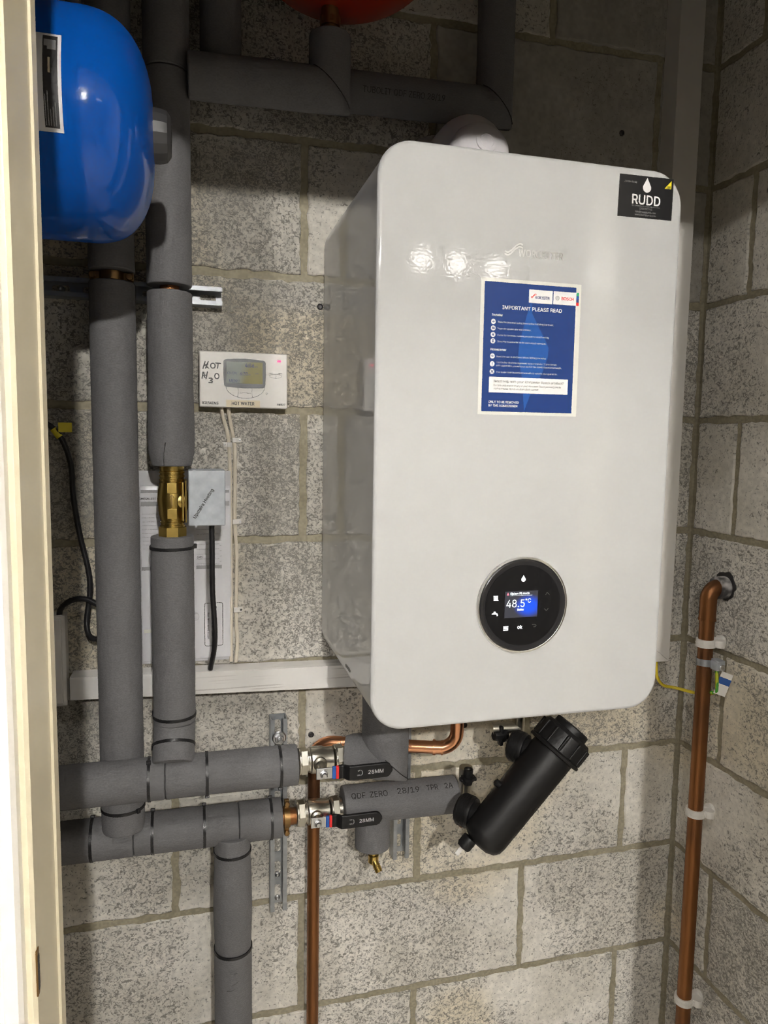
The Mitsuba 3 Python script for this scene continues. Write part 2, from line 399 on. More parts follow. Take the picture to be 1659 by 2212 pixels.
# door lining and moulded architrave at the left edge
def prism(poly, z0, z1):
    """vertical prism from (x, y) points"""
    m = trimesh.creation.extrude_polygon(Polygon(poly), z1 - z0, engine="earcut"); m.apply_translation([0, 0, z0]); return m
tr = "trim_1"
labels[tr] = {"label": "cream painted wooden door lining and white moulded architrave along the left edge", "category": "door frame", "kind": "structure"}
x = DX0
part(tr, "lining", cat(prism([(x - 0.03, -0.685), (x - 0.002, -0.685), (x, -0.687), (x, -0.7035), (x - 0.0016, -0.7055), (x - 0.0016, -0.776), (x - 0.004, -0.779), (x - 0.03, -0.779)], 0, DH + 0.02),
               bx(x - 0.03, DX1 + 0.03, -0.779, -0.685, DH, DH + 0.03), prism([(DX1 + 0.03, -0.685), (DX1, -0.685), (DX1, -0.779), (DX1 + 0.03, -0.779)], 0, DH + 0.02)), "paint_cream", "cream painted lining", smooth=20)
arch = [(x - 0.0075, -0.779), (x - 0.0075, -0.789), (x - 0.010, -0.7925), (x - 0.018, -0.7935), (x - 0.0195, -0.7915), (x - 0.021, -0.7915), (x - 0.0225, -0.7945), (x - 0.030, -0.797), (x - 0.042, -0.799), (x - 0.052, -0.8005), (x - 0.064, -0.800), (x - 0.067, -0.797), (x - 0.067, -0.779)]
part(tr, "architrave", prism(arch, 0, DH + 0.06), "paint_white", "white moulded architrave", smooth=25)
part(tr, "architrave", cat(bx(x - 0.06, DX1 + 0.06, -0.799, -0.779, DH + 0.007, DH + 0.067, 0.003), bx(DX1 + 0.007, DX1 + 0.067, -0.799, -0.779, 0, DH + 0.06, 0.003)), "paint_white")
kp = cat(bx(x - 0.0019, x - 0.0008, -0.7778, -0.7725, 1.105, 1.137))
part(tr, "latch_keep", kp, "brass_dull", "small brass latch keep")
part(tr, "latch_slot", bx(x - 0.0009, x - 0.0003, -0.7768, -0.7738, 1.109, 1.133), "ink_black", "dark slot of the keep")

# lamps on the hall ceiling
AIM = np.array([0.15, -0.3, 1.35])
for i, (lx, ly, lz, lr, rad) in enumerate(SPOTS):
    t = thing("spotlight", ["white ceiling spotlight in the hall, first of three along the bar", "white ceiling spotlight in the hall, middle of three along the bar", "white ceiling spotlight in the hall, last of three along the bar", "single white ceiling spotlight in the middle of the hall", "single white ceiling spotlight at the far left of the hall"][i], "spotlight")
    o = np.array([lx, ly, lz]); ax = AIM - o; ax /= np.linalg.norm(ax)
    part(t, "head", lathe([(lr * 0.6, -0.075), (lr + 0.006, -0.055), (lr + 0.008, 0.012), (lr + 0.002, 0.012), (lr + 0.002, -0.002), (0.001, -0.002)], o, ax, 28), "white_plastic")
    part(t, "arm", sweep([o - ax * 0.04, (lx, ly - 0.03, HALL_Z)], 0.006, 10), "white_plastic")
    part(t, "lens", lathe([(0.001, -0.0005), (lr, -0.0005), (lr, 0.0), (0.001, 0.0)], o, ax, 24), "white_plastic", emitter=glow_light(*[rad * c for c in LAMP_TINT]))
lx, ly, lr, rad = NEAR_LAMP
t = thing("ceiling_lamp", "round flush ceiling lamp near the cupboard door", "ceiling lamp")
part(t, "base", lathe([(0.001, 0), (lr + 0.012, 0), (lr + 0.012, 0.02), (0.001, 0.02)], (lx, ly, HALL_Z), (0, 0, -1)), "white_plastic")
part(t, "diffuser", lathe([(lr, 0), (lr, 0.012), (lr * 0.9, 0.022), (lr * 0.5, 0.03), (0.001, 0.032)], (lx, ly, HALL_Z - 0.0205), (0, 0, -1)), "white_plastic", emitter=glow_light(*[rad * c for c in LAMP_TINT]))

# ------------------------------------------------------------------ the boiler
BL, BR, BB, BT, BF = 0.033, 0.464, 1.093, 1.845, 0.376
bw, bh, bcx, bcz = BR - BL, BT - BB, (BL + BR) / 2, (BB + BT) / 2
def rr3(ins, y, r=0.045):
    q = rr(bw - 2 * ins, bh - 2 * ins, r - ins, 12, bcx, bcz)
    return np.stack([q[:, 0], np.full(len(q), y), q[:, 1]], 1)
boiler = thing("wall_boiler", "large white glossy wall-hung boiler with a round black control dial", "boiler")
part(boiler, "casing", loft([rr3(0.001, y) for y in (-0.004, -0.12, -0.24, -0.3645)] + [rr3(0.0025, -0.3660)]), "white_gloss", smooth=40)
part(boiler, "front_panel", loft([rr3(0.0016, -0.3668), rr3(0.0004, -0.3674), rr3(0.0, -0.3685), rr3(0.0, -0.3718), rr3(0.0007, -0.3735), rr3(0.0020, -0.3749), rr3(0.0038, -0.3757), rr3(0.006, -0.3760)]), "white_gloss", smooth=40)
part(boiler, "seam", loft([rr3(0.0045, -0.3655), rr3(0.0045, -0.3672)]), "dark_grey")
part(boiler, "side_slot", bx(BL - 0.0003, BL + 0.002, -0.245, -0.215, 1.1325, 1.1365, 0.0008), "dark_grey", "small slot low on the side")
F = -BF
lg = unary_union([stroke([(0.2033, 1.7218), (0.2068, 1.7209), (0.2114, 1.7233), (0.2193, 1.7303), (0.2239, 1.7327), (0.2268, 1.7315)], 0.0019),
                  stroke([(0.2035, 1.7184), (0.2072, 1.7173), (0.2115, 1.7199), (0.2176, 1.7257), (0.2231, 1.7287), (0.2270, 1.7276)], 0.0019)])
part(boiler, "brand_lettering", cat(on_front(shp(lg, 0.0006), 0, F - 0.0001, 0), on_front(text("WORCESTER", 0.0088, True, 0.0641, 0.0006), 0.2217, F - 0.0001, 1.7167)), "chrome", "raised chrome WORCESTER lettering with two waves")
dc = (0.2447, F, 1.2553)
dial = part(boiler, "control_dial", lathe([(0.0665, -0.001), (0.0675, 0.0012), (0.0665, 0.0030), (0.0645, 0.0034), (0.0625, 0.0022), (0.001, 0.0015)], dc, (0, -1, 0), 96), "chrome", "chrome ring of the round control dial", smooth=40)
part(dial, "rim", lathe([(0.0628, 0.0018), (0.0635, 0.0036), (0.0620, 0.0044), (0.0560, 0.0030), (0.001, 0.0024)], dc, (0, -1, 0), 96), "black_rim", "black bevelled rim", smooth=20)
part(dial, "glass", lathe([(0.0560, 0.0020), (0.0556, 0.0036), (0.001, 0.0036)], dc, (0, -1, 0), 96), "black_glass", "black glass face", smooth=20)
def dl(m, u, v, t=0.0): return on_front(m, dc[0] + u, F - 0.0037 - t, dc[2] + v)
def scr(p, n, uv):
    a = dr.sqrt(dr.square((p.x - dc[0] - 0.008) / 0.021) + dr.square((p.z - dc[2] + 0.001) / 0.0155))
    return mix((0.010, 0.09, 0.80), (0.045, 0.045, 0.055), smoothstep(0.35, 1.15, a))
sx0, sx1, sz0, sz1 = dc[0] - 0.0275, dc[0] + 0.0213, dc[2] - 0.0163, dc[2] + 0.0203
part(dial, "screen", M([(sx0, F - 0.0039, sz0), (sx1, F - 0.0039, sz0), (sx1, F - 0.0039, sz1), (sx0, F - 0.0039, sz1)], [[0, 1, 2], [0, 2, 3]]), "black_glass", "lit blue screen", smooth=False, uv=np.array([(0, 0), (1, 0), (1, 1), (0, 1.0)]), emitter={"type": "area", "radiance": proc(scr)})
lit = {"emitter": glow_light(0.75, 0.95, 1.0)}
part(dial, "screen_text", cat(dl(text("48.5", 0.0104, False, 0.0270, 0.0002), -0.0252, -0.0018, 0.0004), dl(text("°C", 0.0055, False, 0.0083), 0.0027, 0.0040, 0.0004),
     dl(text("Siphon fill mode", 0.0028, True, 0.0285, 0.0002), -0.0198, 0.0157, 0.0004), dl(text("Boiler", 0.0028, True, 0.0098, 0.0002), -0.0088, -0.0067, 0.0004),
     dl(shp(rect(-0.0198, 0.0141, 0.0125, 0.0144), 0.0002), 0, 0, 0.0004)), "ink_white", "lit screen text reading 48.5 degrees", **lit)
part(dial, "warning_mark", dl(shp(Polygon([(-0.0014, 0), (0.0014, 0), (0, 0.0030)]).buffer(0.0003), 0.0002), -0.0232, 0.0153, 0.0004), "ink_red", emitter=glow_light(1.0, 0.25, 0.35))
def dropshape(w, h):
    pts = [(0, h)] + [(w / 2 * math.cos(a), w / 2 + w / 2 * math.sin(a)) for a in np.linspace(PI * 0.08, -PI * 1.08, 26)]
    return Polygon(pts)
ic = {"emitter": glow_light(1.0, 1.1, 1.15)}
part(dial, "drop_icon", dl(shp(dropshape(0.0064, 0.0090), 0.0003), -0.0010, 0.0330), "ink_white", "lit water drop", **ic)
rad_ic = unary_union([rect(-0.0036, 0.0026, 0.0028, 0.0034), rect(-0.0028, -0.0034, 0.0040, -0.0026)] + [rect(-0.0030 + i * 0.0017, -0.003, -0.0030 + i * 0.0017 + 0.0011, 0.003) for i in range(4)])
tap_ic = unary_union([stroke([(-0.0038, -0.0002), (0.0008, -0.0002), (0.0030, -0.0006), (0.0034, -0.0026)], 0.0018), rect(-0.0019, 0.0010, 0.0009, 0.0028), rect(-0.0010, 0, 0.0000, 0.0014)])
part(dial, "radiator_icon", dl(shp(rad_ic, 0.0003), -0.0408, 0.0117), "ink_white", **ic)
part(dial, "tap_icon", dl(shp(tap_ic, 0.0003), -0.0414, -0.0095), "ink_white", **ic)
part(dial, "menu_icon", dl(shp(unary_union([rect(-0.0035, v - 0.0006, 0.0035, v + 0.0006).buffer(0.0002) for v in (-0.0022, 0, 0.0022)]), 0.0003), -0.0248, -0.0307), "ink_white", **ic)
part(dial, "ok_lettering", dl(text("ok", 0.0050, True, 0.0072, 0.0003), -0.0076, -0.0322), "ink_white", **ic)
part(dial, "arrow_icons", cat(dl(shp(LineString([(-0.0029, -0.0016), (0, 0.0014), (0.0029, -0.0016)]).buffer(0.0003), 0.0003), 0.0357, 0.0152), dl(shp(LineString([(-0.0029, 0.0016), (0, -0.0014), (0.0029, 0.0016)]).buffer(0.0003), 0.0003), 0.0349, -0.0074),
     dl(shp(stroke([(-0.0028, 0.0016), (0.0018, 0.0016), (0.0031, 0.0002), (0.0018, -0.0014), (-0.0005, -0.0014)], 0.0006), 0.0003), 0.0172, -0.0290)), "dark_grey", "unlit arrow signs")

# notice on the boiler
nt = thing("installer_notice", "blue notice headed IMPORTANT PLEASE READ stuck on the boiler front", "notice")
def nf(m, y): return on_front(m, 0, F - y, 0)
part(nt, "clear_margin", nf(shp(rect(0.1712, 1.5125, 0.3146, 1.6870), 0.0004), 0.0001), "clear_film", "clear plastic margin")
part(nt, "blue_sheet", nf(shp(rect(0.1763, 1.5166, 0.3072, 1.6825), 0.0002), 0.0005), "ink_blue", "dark blue printed sheet")
dpoly = Polygon([(0.2427, 1.664), (0.2445, 1.6450), (0.2550, 1.6270), (0.2640, 1.6130), (0.2696, 1.6020), (0.2690, 1.5900), (0.2620, 1.5700), (0.2545, 1.5560), (0.2445, 1.5378), (0.2371, 1.5174), (0.2350, 1.5380), (0.2340, 1.5560), (0.2300, 1.5720), (0.2262, 1.5900), (0.2268, 1.6030), (0.2310, 1.6220), (0.2360, 1.6400)])
part(nt, "drop_print", nf(shp(dpoly, 0.00015), 0.0007), "ink_midblue", "paler blue drop in the print")
part(nt, "white_panel", nf(shp(rect(0.2386, 1.6588, 0.2726, 1.6759), 0.0002), 0.0009), "ink_white")
part(nt, "white_panel", nf(shp(rect(0.2739, 1.6590, 0.3074, 1.6759), 0.0002), 0.0009), "ink_white")
part(nt, "white_panel", nf(shp(rect(0.1858, 1.5413, 0.2999, 1.5616), 0.0002), 0.0009), "ink_white")
for i, m in enumerate(("ink_green", "ink_midblue", "ink_navy", "ink_red")):
    part(nt, "colour_strip", nf(shp(rect(0.3074, 1.6759 - 0.0042 * (i + 1), 0.3114, 1.6759 - 0.0042 * i), 0.0002), 0.0006), m)
def nt_text(s, x, z, h, w, bold=False, mat="ink_white", slant=0, name="print"):
    return nf(text(s, h, bold, w, 0.0001, "l", slant).apply_translation([x, z, 0]), 0.0012)
part(nt, "heading", nt_text("IMPORTANT PLEASE READ", 0.2013, 1.6486, 0.0046, 0.0855, True), "ink_white")
small = [("Installer", 0.1872, 1.6392, 0.0030, 0.0152, True), ("Read the technical instructions before installing the boiler.", 0.1957, 1.6308, 0.0022, 0.0800, False), ("Flush the system and add inhibitor.", 0.1955, 1.6225, 0.0022, 0.0480, False),
         ("Correctly terminate condensate pipe to avoid freezing.", 0.1956, 1.6142, 0.0022, 0.0742, False), ("Show the homeowner boiler and control operation.", 0.1956, 1.6060, 0.0022, 0.0700, False), ("Homeowner", 0.1865, 1.5953, 0.0030, 0.0224, True),
         ("Read the user instructions before lighting the boiler.", 0.1953, 1.5868, 0.0022, 0.0716, False), ("Your boiler should be registered by your installer. If you choose", 0.1954, 1.5793, 0.0022, 0.0866, False), ("self-registration, you will only receive the standard guarantee length.", 0.1952, 1.5752, 0.0022, 0.0942, False),
         ("Your boiler must be serviced annually to validate your guarantee.", 0.1952, 1.5668, 0.0022, 0.0884, False), ("ONLY TO BE REMOVED", 0.1857, 1.5276, 0.0029, 0.0432, True), ("BY THE HOMEOWNER", 0.1859, 1.5228, 0.0029, 0.0414, True)]
part(nt, "small_print", cat(*[nt_text(s, x, z, h, w, b) for s, x, z, h, w, b in small]), "ink_white")
part(nt, "help_print", cat(nt_text("Need help with your Worcester Bosch product?", 0.1926, 1.5545, 0.0032, 0.1010), nt_text("For help and advice on any of your Worcester Bosch products simply", 0.1924, 1.5496, 0.0024, 0.0972, slant=0.12), nt_text("visit worcester-bosch.co.uk/product-support", 0.1925, 1.5453, 0.0024, 0.0640, slant=0.12)), "ink_black")
part(nt, "brand_print", nt_text("WORCESTER", 0.2475, 1.6642, 0.0036, 0.0207, True), "ink_navy")
part(nt, "wave_print", nf(shp(unary_union([stroke([(0.2418, 1.6660 + d), (0.2432, 1.6656 + d), (0.2470, 1.6692 + d), (0.2490, 1.6690 + d)], 0.0006) for d in (0, 0.0011)]), 0.0001), 0.0012), "ink_red")
part(nt, "brand_print", nt_text("BOSCH", 0.2857, 1.6652, 0.0038, 0.0178, True), "ink_red")
part(nt, "emblem_print", nf(shp(unary_union([disc(0.0029, 0.2796, 1.6672).difference(disc(0.0023, 0.2796, 1.6672)), rect(0.2784, 1.6654, 0.2789, 1.6690), rect(0.2803, 1.6654, 0.2808, 1.6690), rect(0.2786, 1.6670, 0.2806, 1.6675)]), 0.0001), 0.0012), "ink_grey")
dots, marks = [], []
for i, z in enumerate((1.6321, 1.6238, 1.6155, 1.6074, 1.5881, 1.5780, 1.5682)):
    dots.append(disc(0.0033, 0.1895, z))
    g = [unary_union([stroke([(-0.002, 0.0004), (0, -0.0006), (0.002, 0.0004)], 0.0007), rect(-0.0003, -0.001, 0.0003, 0.0018)]), unary_union([rect(-0.0018 + j * 0.0010, -0.0015, -0.0011 + j * 0.0010, 0.0015) for j in range(4)]), unary_union([rect(-0.0018, -0.0003, 0.0018, 0.0003), LineString([(-0.001, -0.0016), (0.001, 0.0016)]).buffer(0.0003), LineString([(0.001, -0.0016), (-0.001, 0.0016)]).buffer(0.0003)]),
         rect(-0.0011, -0.0019, 0.0011, 0.0019).difference(disc(0.0006)), unary_union([stroke([(-0.002, 0.0004), (0, -0.0006), (0.002, 0.0004)], 0.0007), rect(-0.0003, -0.001, 0.0003, 0.0018)]), unary_union([rect(-0.0004, -0.0004, 0.0004, 0.0019), disc(0.0005, 0, -0.0014)]), unary_union([LineString([(-0.0016, -0.0016), (0.0016, 0.0016)]).buffer(0.0004), LineString([(0.0016, -0.0016), (-0.0016, 0.0016)]).buffer(0.0004)])][i]
    marks.append(nf(shp(g, 0.0001).apply_translation([0.1895, z, 0]), 0.0014))
part(nt, "bullet", nf(shp(unary_union(dots), 0.0002), 0.0010), "ink_white", "white round pictogram discs")
part(nt, "pictograms", cat(*marks), "ink_navy")

# installer's business label
bl = thing("installer_label", "small black RUDD sticker at the upper right corner of the boiler front", "sticker")
part(bl, "card", nf(shp(Polygon([(0.3638, 1.7803), (0.4471, 1.7813), (0.4476, 1.8357), (0.3648, 1.8348)]), 0.0004), 0.0001), "black_card", "black card")
part(bl, "drop_print", nf(shp(dropshape(0.0126, 0.0192), 0.0001).apply_translation([0.4066, 1.8142, 0]), 0.0006), "ink_white", "white drop")
part(bl, "name_print", nf(text("RUDD", 0.0120, True, 0.0436, 0.0001).apply_translation([0.3846, 1.7984, 0]), 0.0006), "ink_white", "white RUDD lettering")
part(bl, "small_print", cat(*[nf(text(s, h, False, w, 0.0001).apply_translation([x, z, 0]), 0.0006) for s, x, z, h, w in (("Jorden Rudd", 0.3720, 1.8250, 0.0026, 0.0188), ("PLUMBING AND HEATING", 0.3851, 1.7952, 0.0017, 0.0424), ("07890977743", 0.3967, 1.7915, 0.0026, 0.0192), ("info@ruddplumb.com", 0.3901, 1.7874, 0.0025, 0.0316), ("www.Ruddplumb.com", 0.3899, 1.7836, 0.0025, 0.0320))]), "ink_grey", "small grey print")
part(bl, "triangle_print", nf(shp(Polygon([(0.4443, 1.8332), (0.4337, 1.8221), (0.4442, 1.8220)]), 0.0001), 0.0006), "ink_yellow", "yellow triangle")
part(bl, "triangle_lettering", cat(nf(text("gas", 0.0018, True, 0.0056, 0.0001).apply_translation([0.4376, 1.8241, 0]), 0.0008), nf(text("safe", 0.0014, True, 0.0066, 0.0001).apply_translation([0.4368, 1.8222, 0]), 0.0008)), "ink_black")

# ------------------------------------------------------------------ insulated pipes
def tie(parent, c, axis, R, headdir=(0, -0.3, 1), w=0.0045):
    a = np.asarray(axis, float) / np.linalg.norm(axis); h = np.asarray(headdir, float); h = h - a * (h @ a); h /= np.linalg.norm(h)
    m = ring(c, a, R - 0.0008, w, 0.0019)
    hd = place(rbox(0.006, 0.007, 0.0045, 0.0008), np.asarray(c) + h * (R + 0.002), R=np.stack([np.cross(a, h), a, h], 1))
    part(parent, "cable_tie", cat(m, hd), "black_cable", "black cable tie")
def sleeve(parent, path, R, seed=0, **k): part(parent, "foam_sleeve", foam(path, R, seed=seed, **k), "foam", smooth=40)
RF = 0.033
p1 = thing("insulated_pipe", "tall grey foam-insulated riser farthest left, running down behind the blue vessel", "insulated pipe")
sleeve(p1, [(-0.302, -0.09, 0.849), (-0.302, -0.09, 1.704)], RF, 1)
sleeve(p1, [(-0.302, -0.09, 1.720), (-0.302, -0.09, 2.47)], RF, 2)
part(p1, "copper_tube", sweep([(-0.302, -0.09, 1.68), (-0.302, -0.09, 1.74)], 0.014), "copper_old")
part(p1, "pipe_clamp", cat(ring((-0.302, -0.09, 1.713), (0, 0, 1), 0.0142, 0.012, 0.0035), bx(-0.333, -0.318, -0.094, -0.086, 1.707, 1.719, 0.001), bx(-0.286, -0.271, -0.094, -0.086, 1.707, 1.719, 0.001),
     lathe([(0.001, 0.006), (0.0050, 0.006), (0.0050, 0.001), (0.004, 0)], (-0.3285, -0.101, 1.712), (0, 1, 0), 20), lathe([(0.001, 0.006), (0.0050, 0.006), (0.0050, 0.001), (0.004, 0)], (-0.2765, -0.101, 1.712), (0, 1, 0), 20)), "brass_dull", "brass clamp in the gap of the foam")
tie(p1, (-0.302, -0.09, 0.887), (0, 0, 1), RF, (1, -1, 0))
p2 = thing("insulated_pipe", "grey foam-insulated riser to the left of the room thermostat, above the brass valve", "insulated pipe")
x2, y2 = -0.2195, -0.105
sleeve(p2, [(x2, y2, 1.432), (x2, y2, 1.692)], RF, 3, bulge=lambda s: 0.0018 * math.sin(PI * min(1, max(0, s * 2.2))) - (0.003 if s < 0.03 else 0))
sleeve(p2, [(x2, y2, 1.701), (x2, y2, 2.004)], RF, 4)
sleeve(p2, [(x2, y2, 2.0045), (x2, y2, 2.47)], RF, 5)
part(p2, "copper_tube", sweep([(x2, y2, 1.42), (x2, y2, 1.72)], 0.014), "copper_old")
part(p2, "slit", sweep(spline([(x2 - 0.010, y2 - RF - 0.0011, 1.434), (x2 - 0.0105, y2 - RF - 0.0014, 1.448), (x2 - 0.008, y2 - RF - 0.0020, 1.468)], 5), 0.0007, 6), "ink_black", "short slit in the foam")
p3 = thing("insulated_pipe", "grey foam-insulated pipe below the brass valve with cable ties, bending into the upper header", "insulated pipe")
sleeve(p3, [(-0.2205, y2, 1.026), (-0.2205, y2, 1.324)], RF - 0.0006, 6)
sleeve(p3, [(-0.2205, y2, 1.0255), (-0.221, y2 - 0.0005, 1.011), (-0.223, y2 - 0.031, 0.968)], RF - 0.0010, 7, e0=False)
tie(p3, (-0.2205, y2, 1.306), (0, 0, 1), RF, (1, 0.15, 0))
tie(p3, (-0.2205, y2, 1.037), (0, 0, 1), RF - 0.0006, (-1, 0.4, 0))
tie(p3, (-0.2219, y2 - 0.014, 0.992), (-0.03, -0.59, -0.81), RF - 0.001, (-1, 0.5, 0))
p4 = thing("insulated_pipe", "upper of the two horizontal grey insulated header pipes, ending at a lever valve", "insulated pipe")
yu, zu = -0.130, 0.945
sleeve(p4, [(-0.79, yu, zu), (-0.2352, yu, zu)], RF, 8)
sleeve(p4, [(-0.2347, yu, zu), (-0.0285, yu, zu)], RF - 0.0004, 9)
for xx in (-0.259, -0.172, -0.057): tie(p4, (xx, yu, zu), (1, 0, 0), RF, (0, -0.4, 1 if xx < -0.2 else -1))
part(p4, "copper_tube", sweep([(-0.04, yu, zu), (-0.01, yu, zu)], 0.014), "copper_old")
p5 = thing("insulated_pipe", "lower of the two horizontal grey insulated header pipes, with a branch dropping down", "insulated pipe")
yl, zl = -0.078, 0.8285
sleeve(p5, [(-0.79, yl, zl), (-0.2873, yl, zl)], RF, 10)
sleeve(p5, [(-0.2867, yl, zl), (-0.1203, yl, zl)], RF, 11)
sleeve(p5, [(-0.1198, yl, zl), (-0.0475, yl, zl)], RF, 12)
for xx in (-0.351, -0.258, -0.176, -0.066): tie(p5, (xx, yl, zl), (1, 0, 0), RF, (0, 0.3, 1))
part(p5, "copper_tube", sweep([(-0.06, yl, zl), (-0.01, yl, zl)], 0.014), "copper_old", "short bare copper end")
part(p5, "pipe_clamp", cat(ring((-0.0385, yl, zl), (1, 0, 0), 0.0142, 0.010, 0.0035), bx(-0.0425, -0.0345, yl - 0.004, yl + 0.004, zl + 0.015, zl + 0.031, 0.001), bx(-0.0425, -0.0345, yl - 0.004, yl + 0.004, zl - 0.031, zl - 0.015, 0.001),
     lathe([(0.001, 0.006), (0.0045, 0.006), (0.0045, 0.001), (0.0035, 0)], (-0.0385, yl - 0.010, zl + 0.026), (0, 1, 0), 20), lathe([(0.001, 0.006), (0.0045, 0.006), (0.0045, 0.001), (0.0035, 0)], (-0.0385, yl - 0.010, zl - 0.026), (0, 1, 0), 20)), "brass_dull", "brass clamp on the bare copper")
p6 = thing("insulated_pipe", "grey foam-insulated pipe dropping from the lower header to the floor", "insulated pipe")
sleeve(p6, [(-0.1305, -0.088, 0.0), (-0.1305, -0.088, 0.612)], 0.0315, 13)
sleeve(p6, [(-0.1305, -0.088, 0.6125), (-0.1305, -0.088, 0.815)], 0.0300, 14, bulge=lambda s: 0.0022 * math.sin(PI * min(1, s * 1.25)))
tie(p6, (-0.1305, -0.088, 0.787), (0, 0, 1), 0.0303, (-1, 0.6, 0)); tie(p6, (-0.1305, -0.088, 0.6125), (0, 0, 1), 0.0312, (1, 0.6, 0))
part(p6, "crease", cat(*[sweep(spline([(-0.1305 + a, -0.088 - 0.0325 + abs(a) * 0.22, z), (-0.1305 + b, -0.088 - 0.0322 + abs(b) * 0.2, z + d), (-0.1305 + c, -0.088 - 0.0315 + abs(c) * 0.3, z + e)], 6), 0.0006, 6) for a, b, c, z, d, e in ((-0.004, 0.004, 0.014, 0.566, 0.003, 0.010), (-0.012, -0.002, 0.008, 0.556, 0.001, 0.006), (-0.006, 0.002, 0.008, 0.588, -0.002, -0.001))]), "dark_grey", "creases in the foam")
p7 = thing("insulated_pipe", "grey insulated pipe turning up to the red vessel at a mitred elbow", "insulated pipe")
sleeve(p7, [(-0.190, -0.122, 1.998), (0.019, -0.122, 2.003), (0.019, -0.122, 2.082)], 0.0318, 15)
p8 = thing("insulated_pipe", "dark grey U-shaped insulated pipe behind the elbow, right of the red vessel", "insulated pipe")
sleeve(p8, [(-0.140, -0.062, 2.47), (-0.140, -0.062, 2.03), (0.308, -0.075, 2.034), (0.308, -0.075, 2.47)], 0.0312, 16)
part(p8, "foam_print", wrap_text(text("TUBOLIT QDF ZERO 28/19", 0.0088, False, 0.135, 0.0002), (0.076, -0.0685, 2.0325), 0.0318, (1, -0.029, 0.009), -22), "ink_black", "faint black print along the foam")
p9 = thing("insulated_pipe", "grey insulated elbow from the upper lever valve up behind the boiler", "insulated pipe")
P9 = np.array([(0.053, -0.130, 0.9535), (0.116, -0.150, 0.9535), (0.116, -0.150, 1.115)])
d9 = dense(P9, 0.012); r9 = np.interp(np.arange(len(d9)), [0, 5, len(d9)], [0.0325, 0.0385, 0.0395]); r9[0] -= 0.002
def mitre_seam(parent, c, R_, a0=-62, a1=58):
    t = np.radians(np.linspace(a0, a1, 24)); q = R_ + 0.0002
    part(parent, "seam", sweep(np.stack([c[0] - q * np.sin(t), c[1] - q * np.cos(t), c[2] + q * np.sin(t)], 1), 0.00075, 6), "ink_black", "dark mitre seam")
mitre_seam(p7, (0.019, -0.122, 2.003), 0.0318); mitre_seam(p8, (0.308, -0.075, 2.034), 0.0312)
mitre_seam(p9, (0.116, -0.150, 0.9535), 0.0385, -62, 15)
part(p9, "foam_sleeve", sweep(d9, r9, 44, wob=0.0008, seed=17), "foam", smooth=40)
p10 = thing("insulated_pipe", "grey insulated pipe stamped QDF ZERO 28/19 between lower lever valve and black filter", "insulated pipe")
sleeve(p10, [(0.059, -0.080, 0.8385), (0.268, -0.085, 0.8375)], RF, 18)
sleeve(p10, [(0.114, -0.081, 0.838), (0.114, -0.081, 0.757)], 0.0312, 19, e0=False)
part(p10, "foam_print", cat(*[wrap_text(text(s, 0.0100, False, w, 0.0002), (x, -0.0825, 0.8380), RF + 0.0006, (1, -0.024, -0.005), 44) for s, x, w in (("QDF  ZERO", 0.070, 0.064), ("28/19", 0.152, 0.040), ("TPR", 0.206, 0.021), ("2A", 0.240, 0.015))]), "ink_black", "black stamped print")
part(p10, "drain_cock", cat(lathe([(0.007, 0), (0.007, 0.016), (0.0092, 0.017), (0.0092, 0.030), (0.006, 0.034), (0.001, 0.034)], (0.114, -0.090, 0.762), (0, 0, -1), 20),
     lathe([(0.0055, 0), (0.0055, 0.008), (0.0068, 0.0085), (0.0058, 0.012), (0.0068, 0.0125), (0.0058, 0.016), (0.0066, 0.0165), (0.0054, 0.021), (0.003, 0.021), (0.003, 0.012)], (0.1145, -0.094, 0.737), (0.30, -0.60, -0.74), 20)), "brass", "brass drain cock")

